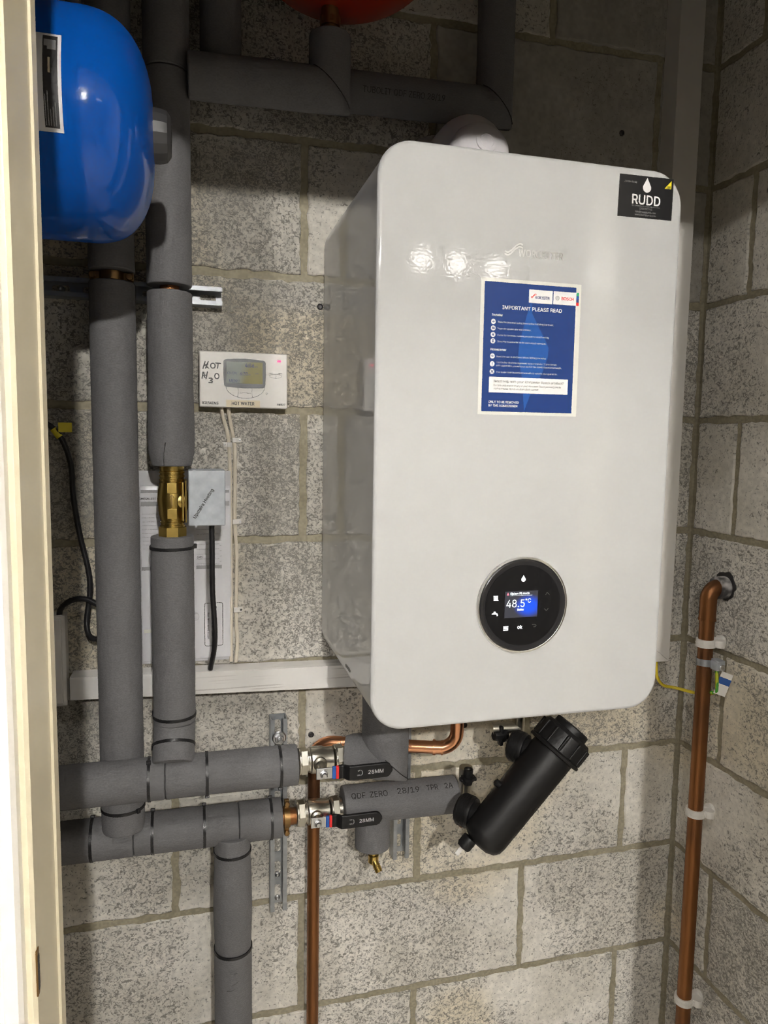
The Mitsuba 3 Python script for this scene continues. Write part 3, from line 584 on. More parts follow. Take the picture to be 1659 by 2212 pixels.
# ------------------------------------------------------------------ lever valves
def lever_valve(x0, y, z, label, reach=0.036, rise=0.0):
    t = thing("lever_valve", label, "valve", "nickel ball valves with black levers")
    L = 0.082
    c = (x0, y, z); ax = (1, 0, 0)
    part(t, "body", lathe([(0.014, 0.016), (0.0195, 0.018), (0.0195, 0.020), (0.0215, 0.022), (0.0222, 0.030), (0.0215, 0.041), (0.0195, 0.046), (0.0195, 0.058), (0.014, 0.060)], c, ax, 40), "nickel")
    for a, s in ((0.000, 0), (0.060, 1)):
        part(t, "collar_nut", cat(lathe([(0.0135, a), (0.0205, a + 0.0005), (0.0215, a + 0.002), (0.0215, a + 0.0045), (0.0195, a + 0.005)], c, ax, 36), lathe([(0.0178, a + 0.004), (0.0222, a + 0.0052), (0.0222, a + 0.0150), (0.0178, a + 0.0165)], c, ax, sides=6, ref=(0, 1, 1.4)),
             lathe([(0.0182, a + 0.015), (0.0182, a + 0.0215)], c, ax, 30)), "nickel")
    xs = x0 + 0.034; yf = y - reach
    part(t, "stem", lathe([(0.0125, 0.012), (0.0110, 0.024), (0.0075, 0.026), (0.0075, reach), (0.001, reach)], (xs, y, z), (0, -1, rise / reach), 28), "nickel")
    z = z + rise
    lv = part(t, "lever", bx(xs - 0.013, xs + 0.020, yf - 0.0025, yf, z - 0.0095, z + 0.0085, 0.001), "steel")
    part(lv, "nut", lathe([(0.0065, 0), (0.0065, 0.0045), (0.0045, 0.0055), (0.0035, 0.0085), (0.001, 0.0088)], (xs - 0.001, yf - 0.002, z - 0.001), (0, -1, 0), sides=6), "steel")
    part(lv, "blue_band", bx(xs + 0.0125, xs + 0.0185, yf - 0.0036, yf + 0.001, z - 0.0105, z + 0.0095, 0.001), "ink_midblue", "blue band")
    part(lv, "red_band", bx(xs + 0.0185, xs + 0.0235, yf - 0.0038, yf + 0.0012, z - 0.0108, z + 0.0098, 0.001), "ink_red", "red band")
    # black grip: cranked strip with a round end
    prof = spline([(0.0230, 0.0), (0.030, 0.0005), (0.037, -0.006), (0.043, -0.008), (0.080, -0.008), (0.1085, -0.008)], 6)
    rings = []
    for i, (u, v) in enumerate(prof):
        s = u / 0.1085; hh = 0.0112 + 0.001 * (s > 0.3)
        if u > 0.098: hh = 0.0122 * math.sqrt(max(0.02, 1 - ((u - 0.098) / 0.0108) ** 2))
        q = rr(2 * hh, 0.0062, 0.0026, 4)
        rings.append(np.stack([np.full(len(q), xs + u), yf - 0.001 + v + q[:, 1], z - 0.0005 + q[:, 0]], 1))
    g = part(lv, "grip", loft(rings), "black_plastic", "black plastic grip stamped 28MM", smooth=40)
    part(lv, "grip_print", cat(on_front(text("28MM", 0.0060, True, 0.0250, 0.0002), xs + 0.0685, yf - 0.0122, z - 0.0035), on_front(shp(unary_union([stroke([(0.0032 * math.cos(a), 0.0042 * math.sin(a)) for a in np.linspace(-1.3, 1.3, 9)], 0.0007)]), 0.0002), xs + 0.0560, yf - 0.0122, z - 0.0005),
         on_front(text("ON", 0.0018, True, 0.0038, 0.0002), xs + 0.0515, yf - 0.0122, z + 0.0025), on_front(text("OFF", 0.0018, True, 0.0050, 0.0002), xs + 0.0507, yf - 0.0122, z - 0.0050)), "ink_grey", "pale stamped print")
    return t
lever_valve(-0.0275, yu, zu + 0.0045, "nickel ball valve with a black 28MM lever on the upper header pipe", 0.058, 0.004)
lever_valve(-0.0235, yl - 0.001, zl + 0.004, "nickel ball valve with a black 28MM lever on the lower pipe, above the drain cock")

# ------------------------------------------------------------------ zone valve
zv = thing("zone_valve", "brass motorised valve with a grey metal box lettered Upstairs Heating", "valve")
zc = (-0.2195, -0.105, 1.318)
part(zv, "body", cat(lathe([(0.0145, 0.0), (0.0222, 0.0005), (0.0222, 0.020), (0.0145, 0.021)], zc, (0, 0, 1), sides=8), lathe([(0.0165, 0.019), (0.0185, 0.020), (0.0185, 0.023), (0.0172, 0.0235), (0.0172, 0.0255), (0.0185, 0.026), (0.0185, 0.028), (0.0172, 0.0285), (0.0172, 0.031), (0.0185, 0.0315), (0.0190, 0.035),
     (0.0205, 0.040), (0.0210, 0.052), (0.0222, 0.060), (0.0215, 0.075), (0.0195, 0.082), (0.0195, 0.088), (0.0180, 0.0885), (0.0180, 0.091), (0.0190, 0.0915), (0.0190, 0.094), (0.0180, 0.0945), (0.0180, 0.097), (0.0190, 0.0975), (0.0190, 0.1000), (0.0176, 0.1005), (0.0176, 0.1025), (0.0190, 0.1030), (0.0190, 0.1055), (0.0176, 0.1060), (0.0185, 0.1075), (0.0185, 0.114), (0.0140, 0.116)], zc, (0, 0, 1), 48)), "brass", smooth=35)
part(zv, "lug", bx(-0.2270, -0.2120, -0.1285, -0.105, 1.352, 1.368, 0.0008), "brass"); part(zv, "lug", bx(-0.2270, -0.2120, -0.1285, -0.105, 1.391, 1.407, 0.0008), "brass")
part(zv, "boss", lathe([(0.0165, 0), (0.0165, 0.028), (0.012, 0.030)], (-0.226, -0.109, 1.379), (1, 0, 0), 32), "brass")
part(zv, "arrow_mark", on_front(shp(unary_union([LineString([(0, -0.008), (0, 0.008)]).buffer(0.0005), LineString([(-0.003, 0.005), (0, 0.009), (0.003, 0.005)]).buffer(0.0005)]), 0.0006), -0.2195, -0.1278, 1.380), "brass_dull")
part(zv, "flange", cat(bx(-0.2055, -0.2015, -0.135, -0.075, 1.349, 1.409, 0.0012), bx(-0.2005, -0.1980, -0.137, -0.073, 1.347, 1.411, 0.001)), "brass")
part(zv, "actuator_box", cat(bx(-0.1955, -0.1405, -0.131, -0.070, 1.3415, 1.4265, 0.0014), bx(-0.186, -0.186 + 0.003, -0.1318, -0.129, 1.339, 1.346), bx(-0.188, -0.185, -0.1318, -0.129, 1.4215, 1.427)), "actuator_metal", "grey galvanised actuator box")
tm = text("Upstairs Heating", 0.0048, True, 0.0520, 0.0003)
a = math.radians(58)
tm.vertices[:, :2] = tm.vertices[:, :2] @ np.array([[math.cos(a), math.sin(a)], [-math.sin(a), math.cos(a)]])
part(zv, "lettering", on_front(tm, -0.1852, -0.1311, 1.3525), "ink_black", "black lettering Upstairs Heating")
part(zv, "cable", sweep(spline([(-0.1605, -0.105, 1.345), (-0.1602, -0.105, 1.30), (-0.1600, -0.100, 1.235), (-0.1565, -0.088, 1.17), (-0.1570, -0.068, 1.13), (-0.1630, -0.045, 1.088)], 8), 0.0042, 16), "black_cable", "black flex down to the trunking")

# ------------------------------------------------------------------ programmer / room controller
pg = thing("heating_programmer", "white wall controller with a small LCD screen and HOT WATER label", "controller")
PX0, PX1, PZ0, PZ1, PY = -0.1765, -0.0320, 1.5265, 1.6175, -0.028
part(pg, "back_plate", bx(PX0 + 0.004, PX1 - 0.004, -0.006, 0.0, PZ0 + 0.004, PZ1 - 0.004), "white_plastic")
part(pg, "case", bx(PX0, PX1, PY, -0.005, PZ0, PZ1, 0.0022), "white_plastic", "white plastic case", smooth=40)
def pf(m, u, v, y=0.0): return on_front(m, PX0 + u, PY - y, PZ1 - v)          # u from the left, v down from the top
fr = Polygon([(0.0390, -0.0162), (0.0400, -0.0140), (0.0430, -0.0128), (0.0560, -0.0115), (0.0730, -0.0108), (0.0900, -0.0115), (0.1035, -0.0128), (0.1066, -0.0140), (0.1078, -0.0165), (0.1082, -0.0360), (0.1072, -0.0540), (0.1060, -0.0570), (0.1020, -0.0582), (0.0730, -0.0590), (0.0440, -0.0575), (0.0408, -0.0562), (0.0398, -0.0535), (0.0386, -0.0350)])
scn = part(pg, "screen", pf(shp(fr, 0.0012), 0, 0), "lcd_frame", "dark screen surround")
part(scn, "lcd", pf(shp(rect(0.0437, -0.0515, 0.1028, -0.0162), 0.0004), 0, 0, 0.0011), "lcd", "olive LCD")
part(scn, "lcd_digits", cat(*[pf(text(s, h, b, w, 0.0002), u, v, 0.0016) for s, u, v, h, w, b in (("4:56", 0.0740, 0.0245, 0.0060, 0.0150, True), ("pm", 0.0900, 0.0245, 0.0026, 0.0045, False), ("CH ON", 0.0450, 0.0368, 0.0042, 0.0148, False), ("6:30", 0.0655, 0.0378, 0.0050, 0.0130, True), ("pm", 0.0792, 0.0378, 0.0022, 0.0036, False), ("RUN", 0.0905, 0.0358, 0.0022, 0.0050, False), ("MENU", 0.0480, 0.0500, 0.0050, 0.0165, False))]), "ink_navy")
arc = [(0.0745 + 0.0318 * math.cos(a), -0.0560 - 0.0195 * math.sin(a)) for a in np.linspace(0.06, PI - 0.06, 28)]
lines = unary_union([LineString(arc).buffer(0.0003), LineString([(0.0622, -0.0590), (0.0630, -0.0650), (0.0618, -0.0735)]).buffer(0.00025), LineString([(0.0858, -0.0590), (0.0850, -0.0650), (0.0862, -0.0735)]).buffer(0.00025), LineString([(0.0650, -0.0672), (0.0740, -0.0664), (0.0832, -0.0672)]).buffer(0.0002)])
part(pg, "button_outline", pf(shp(lines, 0.0003), 0, 0, 0.0001), "dark_grey")
el = Point(0, 0).buffer(1, 24); from shapely.affinity import scale as _sc, translate as _tr
eo = _tr(_sc(el, 0.0102, 0.0036), 0.1245, -0.0375); ei = _tr(_sc(el, 0.0098, 0.0032), 0.1245, -0.0375)
part(pg, "slider_outline", pf(shp(unary_union([eo.difference(ei), rect(0.1241, -0.0408, 0.1243, -0.0342), rect(0.1252, -0.0408, 0.1254, -0.0342)]), 0.0003), 0, 0, 0.0001), "dark_grey")
part(pg, "slider_print", cat(pf(text("AUTO", 0.0017, True, 0.0052, 0.0002), 0.1140, 0.0335, 0.0001), pf(text("MAN", 0.0017, True, 0.0052, 0.0002), 0.1292, 0.0335, 0.0001)), "ink_black")
part(pg, "reset_hole", pf(shp(disc(0.0016).difference(disc(0.0012)), 0.0003), 0.1098, 0.0668, 0.0001), "dark_grey")
part(pg, "indicator", pf(rbox(0.0058, 0.0030, 0.002, 0.0005), 0.1302, 0.0125, 0.0005), "ink_red", "red indicator lamp", emitter=glow_light(1.6, 0.04, 0.30))
part(pg, "brand_print", pf(text("SIEMENS", 0.0043, True, 0.0262, 0.0002), 0.0045, 0.0868, 0.0001), "ink_black")
part(pg, "model_print", pf(text("RWB27", 0.0034, True, 0.0134, 0.0002), 0.1272, 0.0862, 0.0001), "ink_black")
ht = part(pg, "tape_label", pf(shp(rect(0.0430, -0.0905, 0.0985, -0.0788), 0.0002), 0, 0, 0.0001), "label_cream", "cream label HOT WATER")
part(ht, "lettering", pf(text("HOT WATER", 0.0052, True, 0.0372, 0.0002), 0.0520, 0.0868, 0.0004), "ink_black")
hand = []
def hw(pts): hand.append(stroke(pts, 0.0018, False))
for ox, oy in ((0.0062, -0.0290),):                                            # HOT
    hw([(ox, oy), (ox + 0.0035, oy + 0.0110)]); hw([(ox + 0.0040, oy + 0.0005), (ox + 0.0085, oy + 0.0112)]); hw([(ox + 0.0015, oy + 0.0045), (ox + 0.0080, oy + 0.0075)]); hw([(ox + 0.0050, oy + 0.0040), (ox + 0.0090, oy + 0.0005)])
    hw([(ox + 0.0158 + 0.0036 * math.cos(t), oy + 0.0050 + 0.0040 * math.sin(t)) for t in np.linspace(0, 2 * PI, 14)])
    hw([(ox + 0.0205, oy + 0.0095), (ox + 0.0280, oy + 0.0090)]); hw([(ox + 0.0245, oy + 0.0092), (ox + 0.0232, oy + 0.0010)])
ox, oy = 0.0045, -0.0455                                                       # H3O
hw([(ox, oy + 0.0005), (ox + 0.0018, oy + 0.0105)]); hw([(ox + 0.0065, oy), (ox + 0.0088, oy + 0.0112)]); hw([(ox + 0.0008, oy + 0.0048), (ox + 0.0078, oy + 0.0060)]); hw([(ox + 0.0030, oy + 0.0100), (ox + 0.0045, oy + 0.0020)])
hw([(ox + 0.0115, oy + 0.0010), (ox + 0.0150, oy + 0.0012), (ox + 0.0170, oy - 0.0005), (ox + 0.0135, oy - 0.0025), (ox + 0.0168, oy - 0.0040), (ox + 0.0158, oy - 0.0062), (ox + 0.0110, oy - 0.0060)])
hw([(ox + 0.0238 + 0.0034 * math.cos(t), oy + 0.0048 + 0.0042 * math.sin(t)) for t in np.linspace(0, 2 * PI, 14)])
part(pg, "handwriting", pf(shp(unary_union(hand), 0.0002), 0, 0, 0.0001), "ink_black", "handwritten HOT H3O in black marker")

# ------------------------------------------------------------------ white controller cables with clips
c1 = [(-0.1407, -0.010, 1.535), (-0.1390, -0.010, 1.515), (-0.1318, -0.0055, 1.4882), (-0.1278, -0.0048, 1.4600), (-0.1264, -0.0048, 1.3864), (-0.1262, -0.0048, 1.30), (-0.1262, -0.006, 1.20), (-0.1270, -0.010, 1.088)]
c2 = [(-0.1300, -0.010, 1.535), (-0.1272, -0.010, 1.510), (-0.1225, -0.0055, 1.4850), (-0.1189, -0.0048, 1.4620), (-0.1183, -0.0048, 1.4258), (-0.1190, -0.0048, 1.3307), (-0.1163, -0.0048, 1.2744), (-0.1178, -0.0048, 1.1687), (-0.1160, -0.006, 1.12), (-0.1190, -0.012, 1.086)]
single("thermostat_cable", sweep(spline(c1, 6), 0.0031, 14), "cream_plastic", "thin white cable below the wall controller, the left one of the pair", "cable")
single("thermostat_cable", sweep(spline(c2, 6), 0.0031, 14), "cream_plastic", "thin white cable below the wall controller, the right one, with three clips", "cable")
def cable_clip(x, z, side, label):
    t = thing("cable_clip", label, "cable clip", "white clips on the controller cables")
    part(t, "clip", cat(bx(x - 0.0042, x + 0.0042, -0.0092, 0.0, z - 0.0042, z + 0.0042, 0.0012), bx(x + (0.002 if side > 0 else -0.011), x + (0.011 if side > 0 else -0.002), -0.0075, 0.0, z - 0.0042, z + 0.0042, 0.0012)), "white_plastic", smooth=40)
    part(t, "nail", lathe([(0.001, 0.0015), (0.0015, 0.0013), (0.0020, 0.0)], (x + side * 0.0085, -0.0072, z), (0, -1, 0), 14), "dark_grey" if z < 1.25 else "steel")
cable_clip(-0.1186, 1.4722, 1, "white cable clip on the right controller cable, uppermost")
cable_clip(-0.1270, 1.4642, -1, "white cable clip on the left controller cable")
cable_clip(-0.1190, 1.3325, 1, "white cable clip beside the grey metal valve box")
cable_clip(-0.1178, 1.1783, 1, "white cable clip lowest on the controller cable")

# ------------------------------------------------------------------ trunking and box
def front_poly(pts, y0, y1):
    """solid with an outline in the wall plane between depths y0 (near) and y1"""
    m = trimesh.creation.extrude_polygon(Polygon(pts), y1 - y0, engine="earcut")
    return place(m, (0, y1, 0), R=FRONT)
tk = thing("cable_trunking", "long white plastic cable trunking running along the wall below the valve", "trunking")
part(tk, "base", front_poly([(-0.384, 1.0535), (0.10, 1.0405), (0.678, 1.0445), (0.678, 1.0795), (0.10, 1.0755), (-0.384, 1.0860)], -0.041, 0.0), "trunking")
part(tk, "lid", front_poly([(-0.383, 1.0510), (0.10, 1.0380), (0.678, 1.0430), (0.678, 1.0825), (0.10, 1.0780), (-0.383, 1.0885)], -0.0455, -0.0385), "trunking", "scuffed white lid")
vt = thing("cable_trunking", "tall white vertical trunking between the boiler and the right corner", "trunking")
part(vt, "base", bx(0.6835, 0.7305, -0.042, 0.0, 1.0445, 2.47), "white_plastic")
part(vt, "lid", front_poly([(0.6810, 1.0840), (0.7330, 1.0435), (0.7330, 2.47), (0.6810, 2.47)], -0.0455, -0.0385), "white_plastic")
part(vt, "corner_cap", front_poly([(0.679, 1.0432), (0.7325, 1.0432), (0.680, 1.0840)], -0.0455, -0.0385), "white_plastic", "mitred corner piece")
jb = thing("junction_box", "white square box on the wall at the left end of the trunking", "junction box")
part(jb, "base", bx(-0.540, -0.3905, -0.030, 0.0, 1.0405, 1.1870, 0.002), "white_plastic")
part(jb, "lid", cat(bx(-0.541, -0.3890, -0.0365, -0.029, 1.0390, 1.1885, 0.0015), bx(-0.536, -0.3945, -0.0405, -0.034, 1.0440, 1.1835, 0.002)), "white_plastic")

# ------------------------------------------------------------------ black cables on the left
bc = thing("black_cable", "thin black cable hanging to the left of the tall riser, with a yellow tag", "cable")
part(bc, "flex", sweep(spline([(-0.440, -0.035, 1.512), (-0.402, -0.035, 1.490), (-0.385, -0.034, 1.467), (-0.3745, -0.032, 1.430), (-0.3725, -0.030, 1.380), (-0.365, -0.028, 1.320), (-0.353, -0.028, 1.258), (-0.352, -0.028, 1.220), (-0.3575, -0.032, 1.172), (-0.3490, -0.045, 1.152), (-0.325, -0.055, 1.153)], 8), 0.0043, 14), "black_cable", smooth=40)
part(bc, "tag", cat(ring((-0.3935, -0.0345, 1.4795), (0.55, 0, -0.75), 0.0043, 0.016, 0.0008), place(bx(-0.002, 0.018, -0.0006, 0.0006, -0.006, 0.009), (-0.388, -0.041, 1.487), R=trimesh.transformations.rotation_matrix(0.35, (0, 0, 1))[:3, :3])), "ink_yellow", "yellow wrap-around tag")
single("black_cable", sweep(spline([(-0.400, -0.022, 1.183), (-0.396, -0.028, 1.198), (-0.380, -0.034, 1.212), (-0.358, -0.036, 1.214), (-0.335, -0.042, 1.203), (-0.315, -0.040, 1.190)], 8), 0.0045, 14), "black_cable", "short black cable arching out of the white junction box", "cable", smooth=40)

# ------------------------------------------------------------------ document wallet
dw = thing("document_wallet", "clear plastic wallet of boiler papers leaning on the wall behind the riser", "document wallet")
gx, gz = np.meshgrid(np.linspace(-0.2745, -0.1258, 14), np.linspace(1.092, 1.420, 26), indexing="ij")
def sheet(gx, gz, yf, thick, amp, sdd):
    w = (meshkit.fbm(np.stack([gx * 22, gz * 14, np.full_like(gx, sdd)], -1), 3, sdd) - 0.5) * amp
    yy = yf + w; n0, n1 = gx.shape
    v = np.concatenate([np.stack([gx, yy, gz], -1).reshape(-1, 3), np.stack([gx, yy + thick, gz], -1).reshape(-1, 3)])
    f = []; o = n0 * n1
    for i in range(n0 - 1):
        for j in range(n1 - 1):
            a, b, c, d = i * n1 + j, (i + 1) * n1 + j, (i + 1) * n1 + j + 1, i * n1 + j + 1
            f += [[a, b, c], [a, c, d], [o + a, o + c, o + b], [o + a, o + d, o + c]]
    edge = [i * n1 for i in range(n0)] + [(n0 - 1) * n1 + j for j in range(1, n1)] + [i * n1 + n1 - 1 for i in range(n0 - 2, -1, -1)] + [j for j in range(n1 - 2, 0, -1)]
    for p_, q_ in zip(edge, edge[1:] + edge[:1]): f += [[p_, o + p_, q_], [q_, o + p_, o + q_]]
    return M(v, f)
part(dw, "sleeve", sheet(gx, gz, -0.0085, 0.0020, 0.004, 3), "wallet_film", "clear plastic sleeve", smooth=True)
gx2, gz2 = np.meshgrid(np.linspace(-0.2720, -0.1280, 14), np.linspace(1.0985, 1.395, 24), indexing="ij")
part(dw, "paper", sheet(gx2, gz2, -0.0150, 0.0045, 0.0012, 5), "paper", "white printed sheet", smooth=True)
pl = lambda m: on_front(m, 0, -0.0158, 0)
part(dw, "print_lines", pl(shp(unary_union([rect(-0.270, z, -0.236, z + 0.0004) for z in np.arange(1.29, 1.355, 0.0065)] + [rect(-0.184, z, -0.146, z + 0.0004) for z in np.arange(1.262, 1.338, 0.0085)] + [rect(-0.1455, z, -0.1420, z + 0.0006) for z in np.arange(1.266, 1.330, 0.009)]), 0.0002)), "ink_grey")
part(dw, "print_band", pl(shp(unary_union([rect(-0.2715, 1.3835, -0.1285, 1.3885), rect(-0.2715, 1.3615, -0.1285, 1.3690), rect(-0.184, 1.2540, -0.142, 1.2600), rect(-0.272, 1.2540, -0.236, 1.2600), rect(-0.184, 1.3360, -0.1420, 1.3395)]), 0.0002)), "ink_grey", "grey printed bars")
part(dw, "heading", cat(pl(text("CHECKLIST & WARRANTY", 0.0031, True, 0.060, 0.0002).apply_translation([-0.2745, 1.3725, 0])), pl(text("GAS", 0.0038, False, 0.0095, 0.0002, slant=0.3).apply_translation([-0.1835, 1.2725, 0]))), "ink_black")
bxr = rr(0.030, 0.075, 0.003, 5, -0.1560, 1.157)
def turned(s, h, w, x, z, b=False):
    m = text(s, h, b, w, 0.0002); m.vertices[:, :2] = np.stack([m.vertices[:, 1], -m.vertices[:, 0]], 1); return pl(m.apply_translation([x, z, 0]))
part(dw, "boxed_print", cat(pl(shp(Polygon(bxr).exterior.buffer(0.0004), 0.0002)), turned("1", 0.0090, 0.0055, -0.1600, 1.1895, True), turned("for the end user", 0.0032, 0.0470, -0.1665, 1.178), turned("installation and operation guide", 0.0028, 0.058, -0.1600, 1.176)), "ink_black")
part(dw, "sleeve_eyelet", ring((-0.2425, -0.0175, 1.0985), (0, 1, 0.0), 0.0075, 0.003, 0.0020), "wallet_film")
part(dw, "sleeve_eyelet", ring((-0.1868, -0.0165, 1.172), (0, 1, 0), 0.0060, 0.001, 0.0010), "wallet_film")
part(dw, "grip_strip", sheet(*np.meshgrid(np.linspace(-0.270, -0.238, 6), np.linspace(1.148, 1.154, 4), indexing="ij"), -0.0180, 0.0008, 0.001, 9), "clear_film", smooth=True)

# ------------------------------------------------------------------ slotted steel rails
def rail(label, a, b, vertical, depth=0.028, bolts=()):
    """channel, open side to the viewer, slots in its web; a, b: low and high corner in the wall plane"""
    t = thing("slotted_rail", label, "steel rail")
    (x0, z0), (x1, z1) = a, b
    if vertical: W, L = x1 - x0, z1 - z0
    else: W, L = z1 - z0, x1 - x0
    web = rect(0, 0, W, L)
    n = int(L // 0.045)
    slots = unary_union([_tr(Polygon(rr(W * 0.42, 0.026, 0.004, 4)), W / 2, 0.0225 + 0.045 * i) for i in range(n)])
    web = web.difference(slots)
    def put(m):                                              # local: u across, v along, w out of the wall
        v = m.vertices
        q = np.stack([x0 + v[:, 0], -v[:, 2], z0 + v[:, 1]], 1) if vertical else np.stack([x1 - v[:, 1], -v[:, 2], z0 + v[:, 0]], 1)
        return M(q, m.faces)
    ms = [shp(web, 0.0022)]
    for u in (0, W):
        s = 1 if u == 0 else -1
        ms.append(trimesh.creation.box(bounds=[(min(u, u + s * 0.002), 0, 0), (max(u, u + s * 0.002), L, depth)]))
        ms.append(trimesh.creation.box(bounds=[(min(u, u + s * 0.0072), 0, depth - 0.002), (max(u, u + s * 0.0072), L, depth)]))
        ms.append(trimesh.creation.box(bounds=[(min(u + s * 0.0055, u + s * 0.0072), 0, depth - 0.0065), (max(u + s * 0.0055, u + s * 0.0072), L, depth)]))
    part(t, "channel", put(cat(*ms)), "galvanised", smooth=False)
    for (bx_, bz_, big) in bolts:
        if big:
            part(t, "bolt", cat(lathe([(0.012, 0), (0.0125, 0.0012), (0.0105, 0.0030), (0.001, 0.003)], (bx_, -depth - 0.0002, bz_), (0, -1, 0), 32), lathe([(0.0085, 0.002), (0.0085, 0.008), (0.007, 0.009), (0.001, 0.009)], (bx_, -depth, bz_), (0, -1, 0), sides=6), lathe([(0.0046, 0.008), (0.0046, 0.020), (0.0040, 0.021), (0.001, 0.021)], (bx_, -depth, bz_), (0, -1, 0), 24)), "steel", "bolt with a washer")
        else:
            part(t, "screw", lathe([(0.0052, 0.0022), (0.0050, 0.0042), (0.0030, 0.0052), (0.001, 0.0044)], (bx_, 0, bz_), (0, -1, 0), 20), "steel")
    return t
rail("vertical slotted steel rail behind the header pipes, its bolt showing above them", (-0.0605, 0.6225), (-0.0310, 0.983), True, bolts=((-0.0455, 0.9495, True), (-0.0455, 0.806, True), (-0.0455, 0.678, False), (-0.0455, 0.633, False)))
rail("vertical slotted steel rail mostly hidden behind the stamped insulated pipe", (0.1685, 0.690), (0.1995, 0.990), True)
rail("horizontal slotted steel rail behind the two tall risers, just under the blue vessel", (-0.780, 1.6905), (-0.1385, 1.7200), False, bolts=((-0.385, 1.7055, False),))

# ------------------------------------------------------------------ blue pressure vessel
tv = thing("pressure_vessel", "large glossy blue pressure vessel lying across the risers at the upper left", "pressure vessel")
TY, TZ, TR = -0.346, 1.8216, 0.120
prof = [(0.001, 0.0)] + [(TR * (1 - (1 - s) ** 2.7) ** (1 / 2.7), 0.078 * s) for s in np.linspace(0.002, 1, 26)]
prof = [(r, -0.650 + h) for r, h in prof] + [(TR, -0.40)] + [(r, -0.2275 - h) for r, h in prof[::-1]]
part(tv, "shell", lathe(prof, (0, TY, TZ), (1, 0, 0), 96), "blue_gloss", "glossy blue steel shell", smooth=60)
part(tv, "end_cap", lathe([(0.030, -0.240), (0.030, -0.222), (0.0275, -0.2135), (0.0215, -0.2095), (0.001, -0.2085)], (0, TY, TZ + 0.003), (1, 0, 0), sides=16), "cap_grey", "grey plastic valve cap on the end", smooth=20)
def on_tank(g, dr_=0.0004, n=24):
    """curved label: polygon in (x, degrees)"""
    return g
def tank_patch(xa, xb, d0, d1, lift, t=0.0003, n=26):
    th = np.radians(np.linspace(d0, d1, n)); ri = []
    for a_ in th:
        R0, R1 = TR + lift, TR + lift + t
        ri.append(np.array([(x_, TY - r_ * math.cos(a_), TZ + r_ * math.sin(a_)) for x_, r_ in ((xa, R0), (xb, R0), (xb, R1), (xa, R1))]))
    return loft(ri)
tl = part(tv, "rating_label", tank_patch(-0.395, -0.3095, -22.6, 22.0, 0.0004), "ink_white", "pale rating label with a black band", smooth=20)
part(tl, "black_band", tank_patch(-0.3262, -0.3128, -20.8, 20.6, 0.0008), "ink_black", smooth=20)
def tank_text(s, h, w, xx, deg, lift, bold=True, mirror=False):
    m = text(s, h, bold, w, 0.0002, "c"); v = m.vertices
    th = np.radians(deg) - v[:, 0] / TR                       # reads downwards
    R_ = TR + lift + v[:, 2]
    return M(np.stack([xx + v[:, 1], TY - R_ * np.cos(th), TZ + R_ * np.sin(th)], 1), m.faces)
bars = []
for xa, xb, d0, d1 in ((-0.3480, -0.3465, 8, 12), (-0.3420, -0.3405, 9, 14), (-0.3485, -0.3465, 0, 7.5), (-0.3400, -0.3380, -2, 4.5), (-0.3460, -0.3450, -9, -3), (-0.3395, -0.3365, -5.5, -3.8), (-0.3380, -0.3345, -17.5, -8.5), (-0.3420, -0.3350, -20.4, -17.6), (-0.352, -0.350, -9, 6), (-0.357, -0.355, -4, 10)):
    bars.append(tank_patch(xa, xb, d0, d1, 0.0008, n=6))
part(tl, "small_print", cat(*bars), "ink_grey", "small grey print")
part(tl, "mark_print", tank_text("CE", 0.0062, 0.0085, -0.3470, -11.5, 0.0008, False), "ink_black")
part(tl, "band_print", cat(*[tank_patch(xa, xb, d0, d1, 0.0012, n=5) for xa, xb, d0, d1 in ((-0.3253, -0.3246, -20, -7), (-0.3230, -0.3223, -20, -5.5), (-0.3207, -0.3200, -20, -13), (-0.3184, -0.3177, -20, -12), (-0.3161, -0.3154, -20, -10))]), "ink_grey")
part(tl, "yellow_print", tank_patch(-0.3215, -0.3195, 2.5, 9.5, 0.0012, n=6), "label_cream")
em = [(-0.3215 + 0.0062 * math.cos(a_), 16.6 + 2.9 * math.sin(a_)) for a_ in np.linspace(0, 2 * PI, 20, endpoint=False)]
part(tl, "emblem", cat(tank_patch(-0.3250, -0.3142, 15.0, 18.4, 0.0012, n=8), tank_patch(-0.3220, -0.3142, 13.4, 15.2, 0.0012, n=6)), "ink_grey", "grey emblem")

# ------------------------------------------------------------------ red expansion vessel and its neck
rv = thing("expansion_vessel", "rounded bottom of a red expansion vessel at the top edge of the picture", "expansion vessel")
rc = (0.036, -0.142)
prof = [(0.001, 2.119)] + [(0.145 * math.sin(a_), 2.212 - 0.093 * math.cos(a_)) for a_ in np.linspace(0.03, PI / 2, 22)] + [(0.145, 2.36), (0.12, 2.42), (0.001, 2.44)]
part(rv, "shell", lathe(prof, (rc[0], rc[1], 0), (0, 0, 1), 72), "red_gloss", "red shell", smooth=60)
part(rv, "neck", cat(lathe([(0.0125, 2.075), (0.0125, 2.094), (0.0150, 2.0945), (0.0150, 2.110), (0.0130, 2.1105), (0.0130, 2.130)], (0.019, -0.122, 0), (0, 0, 1), 32), lathe([(0.0165, 2.098), (0.0165, 2.106)], (0.019, -0.122, 0), (0, 0, 1), sides=6)), "brass_dull", "dark brass neck")

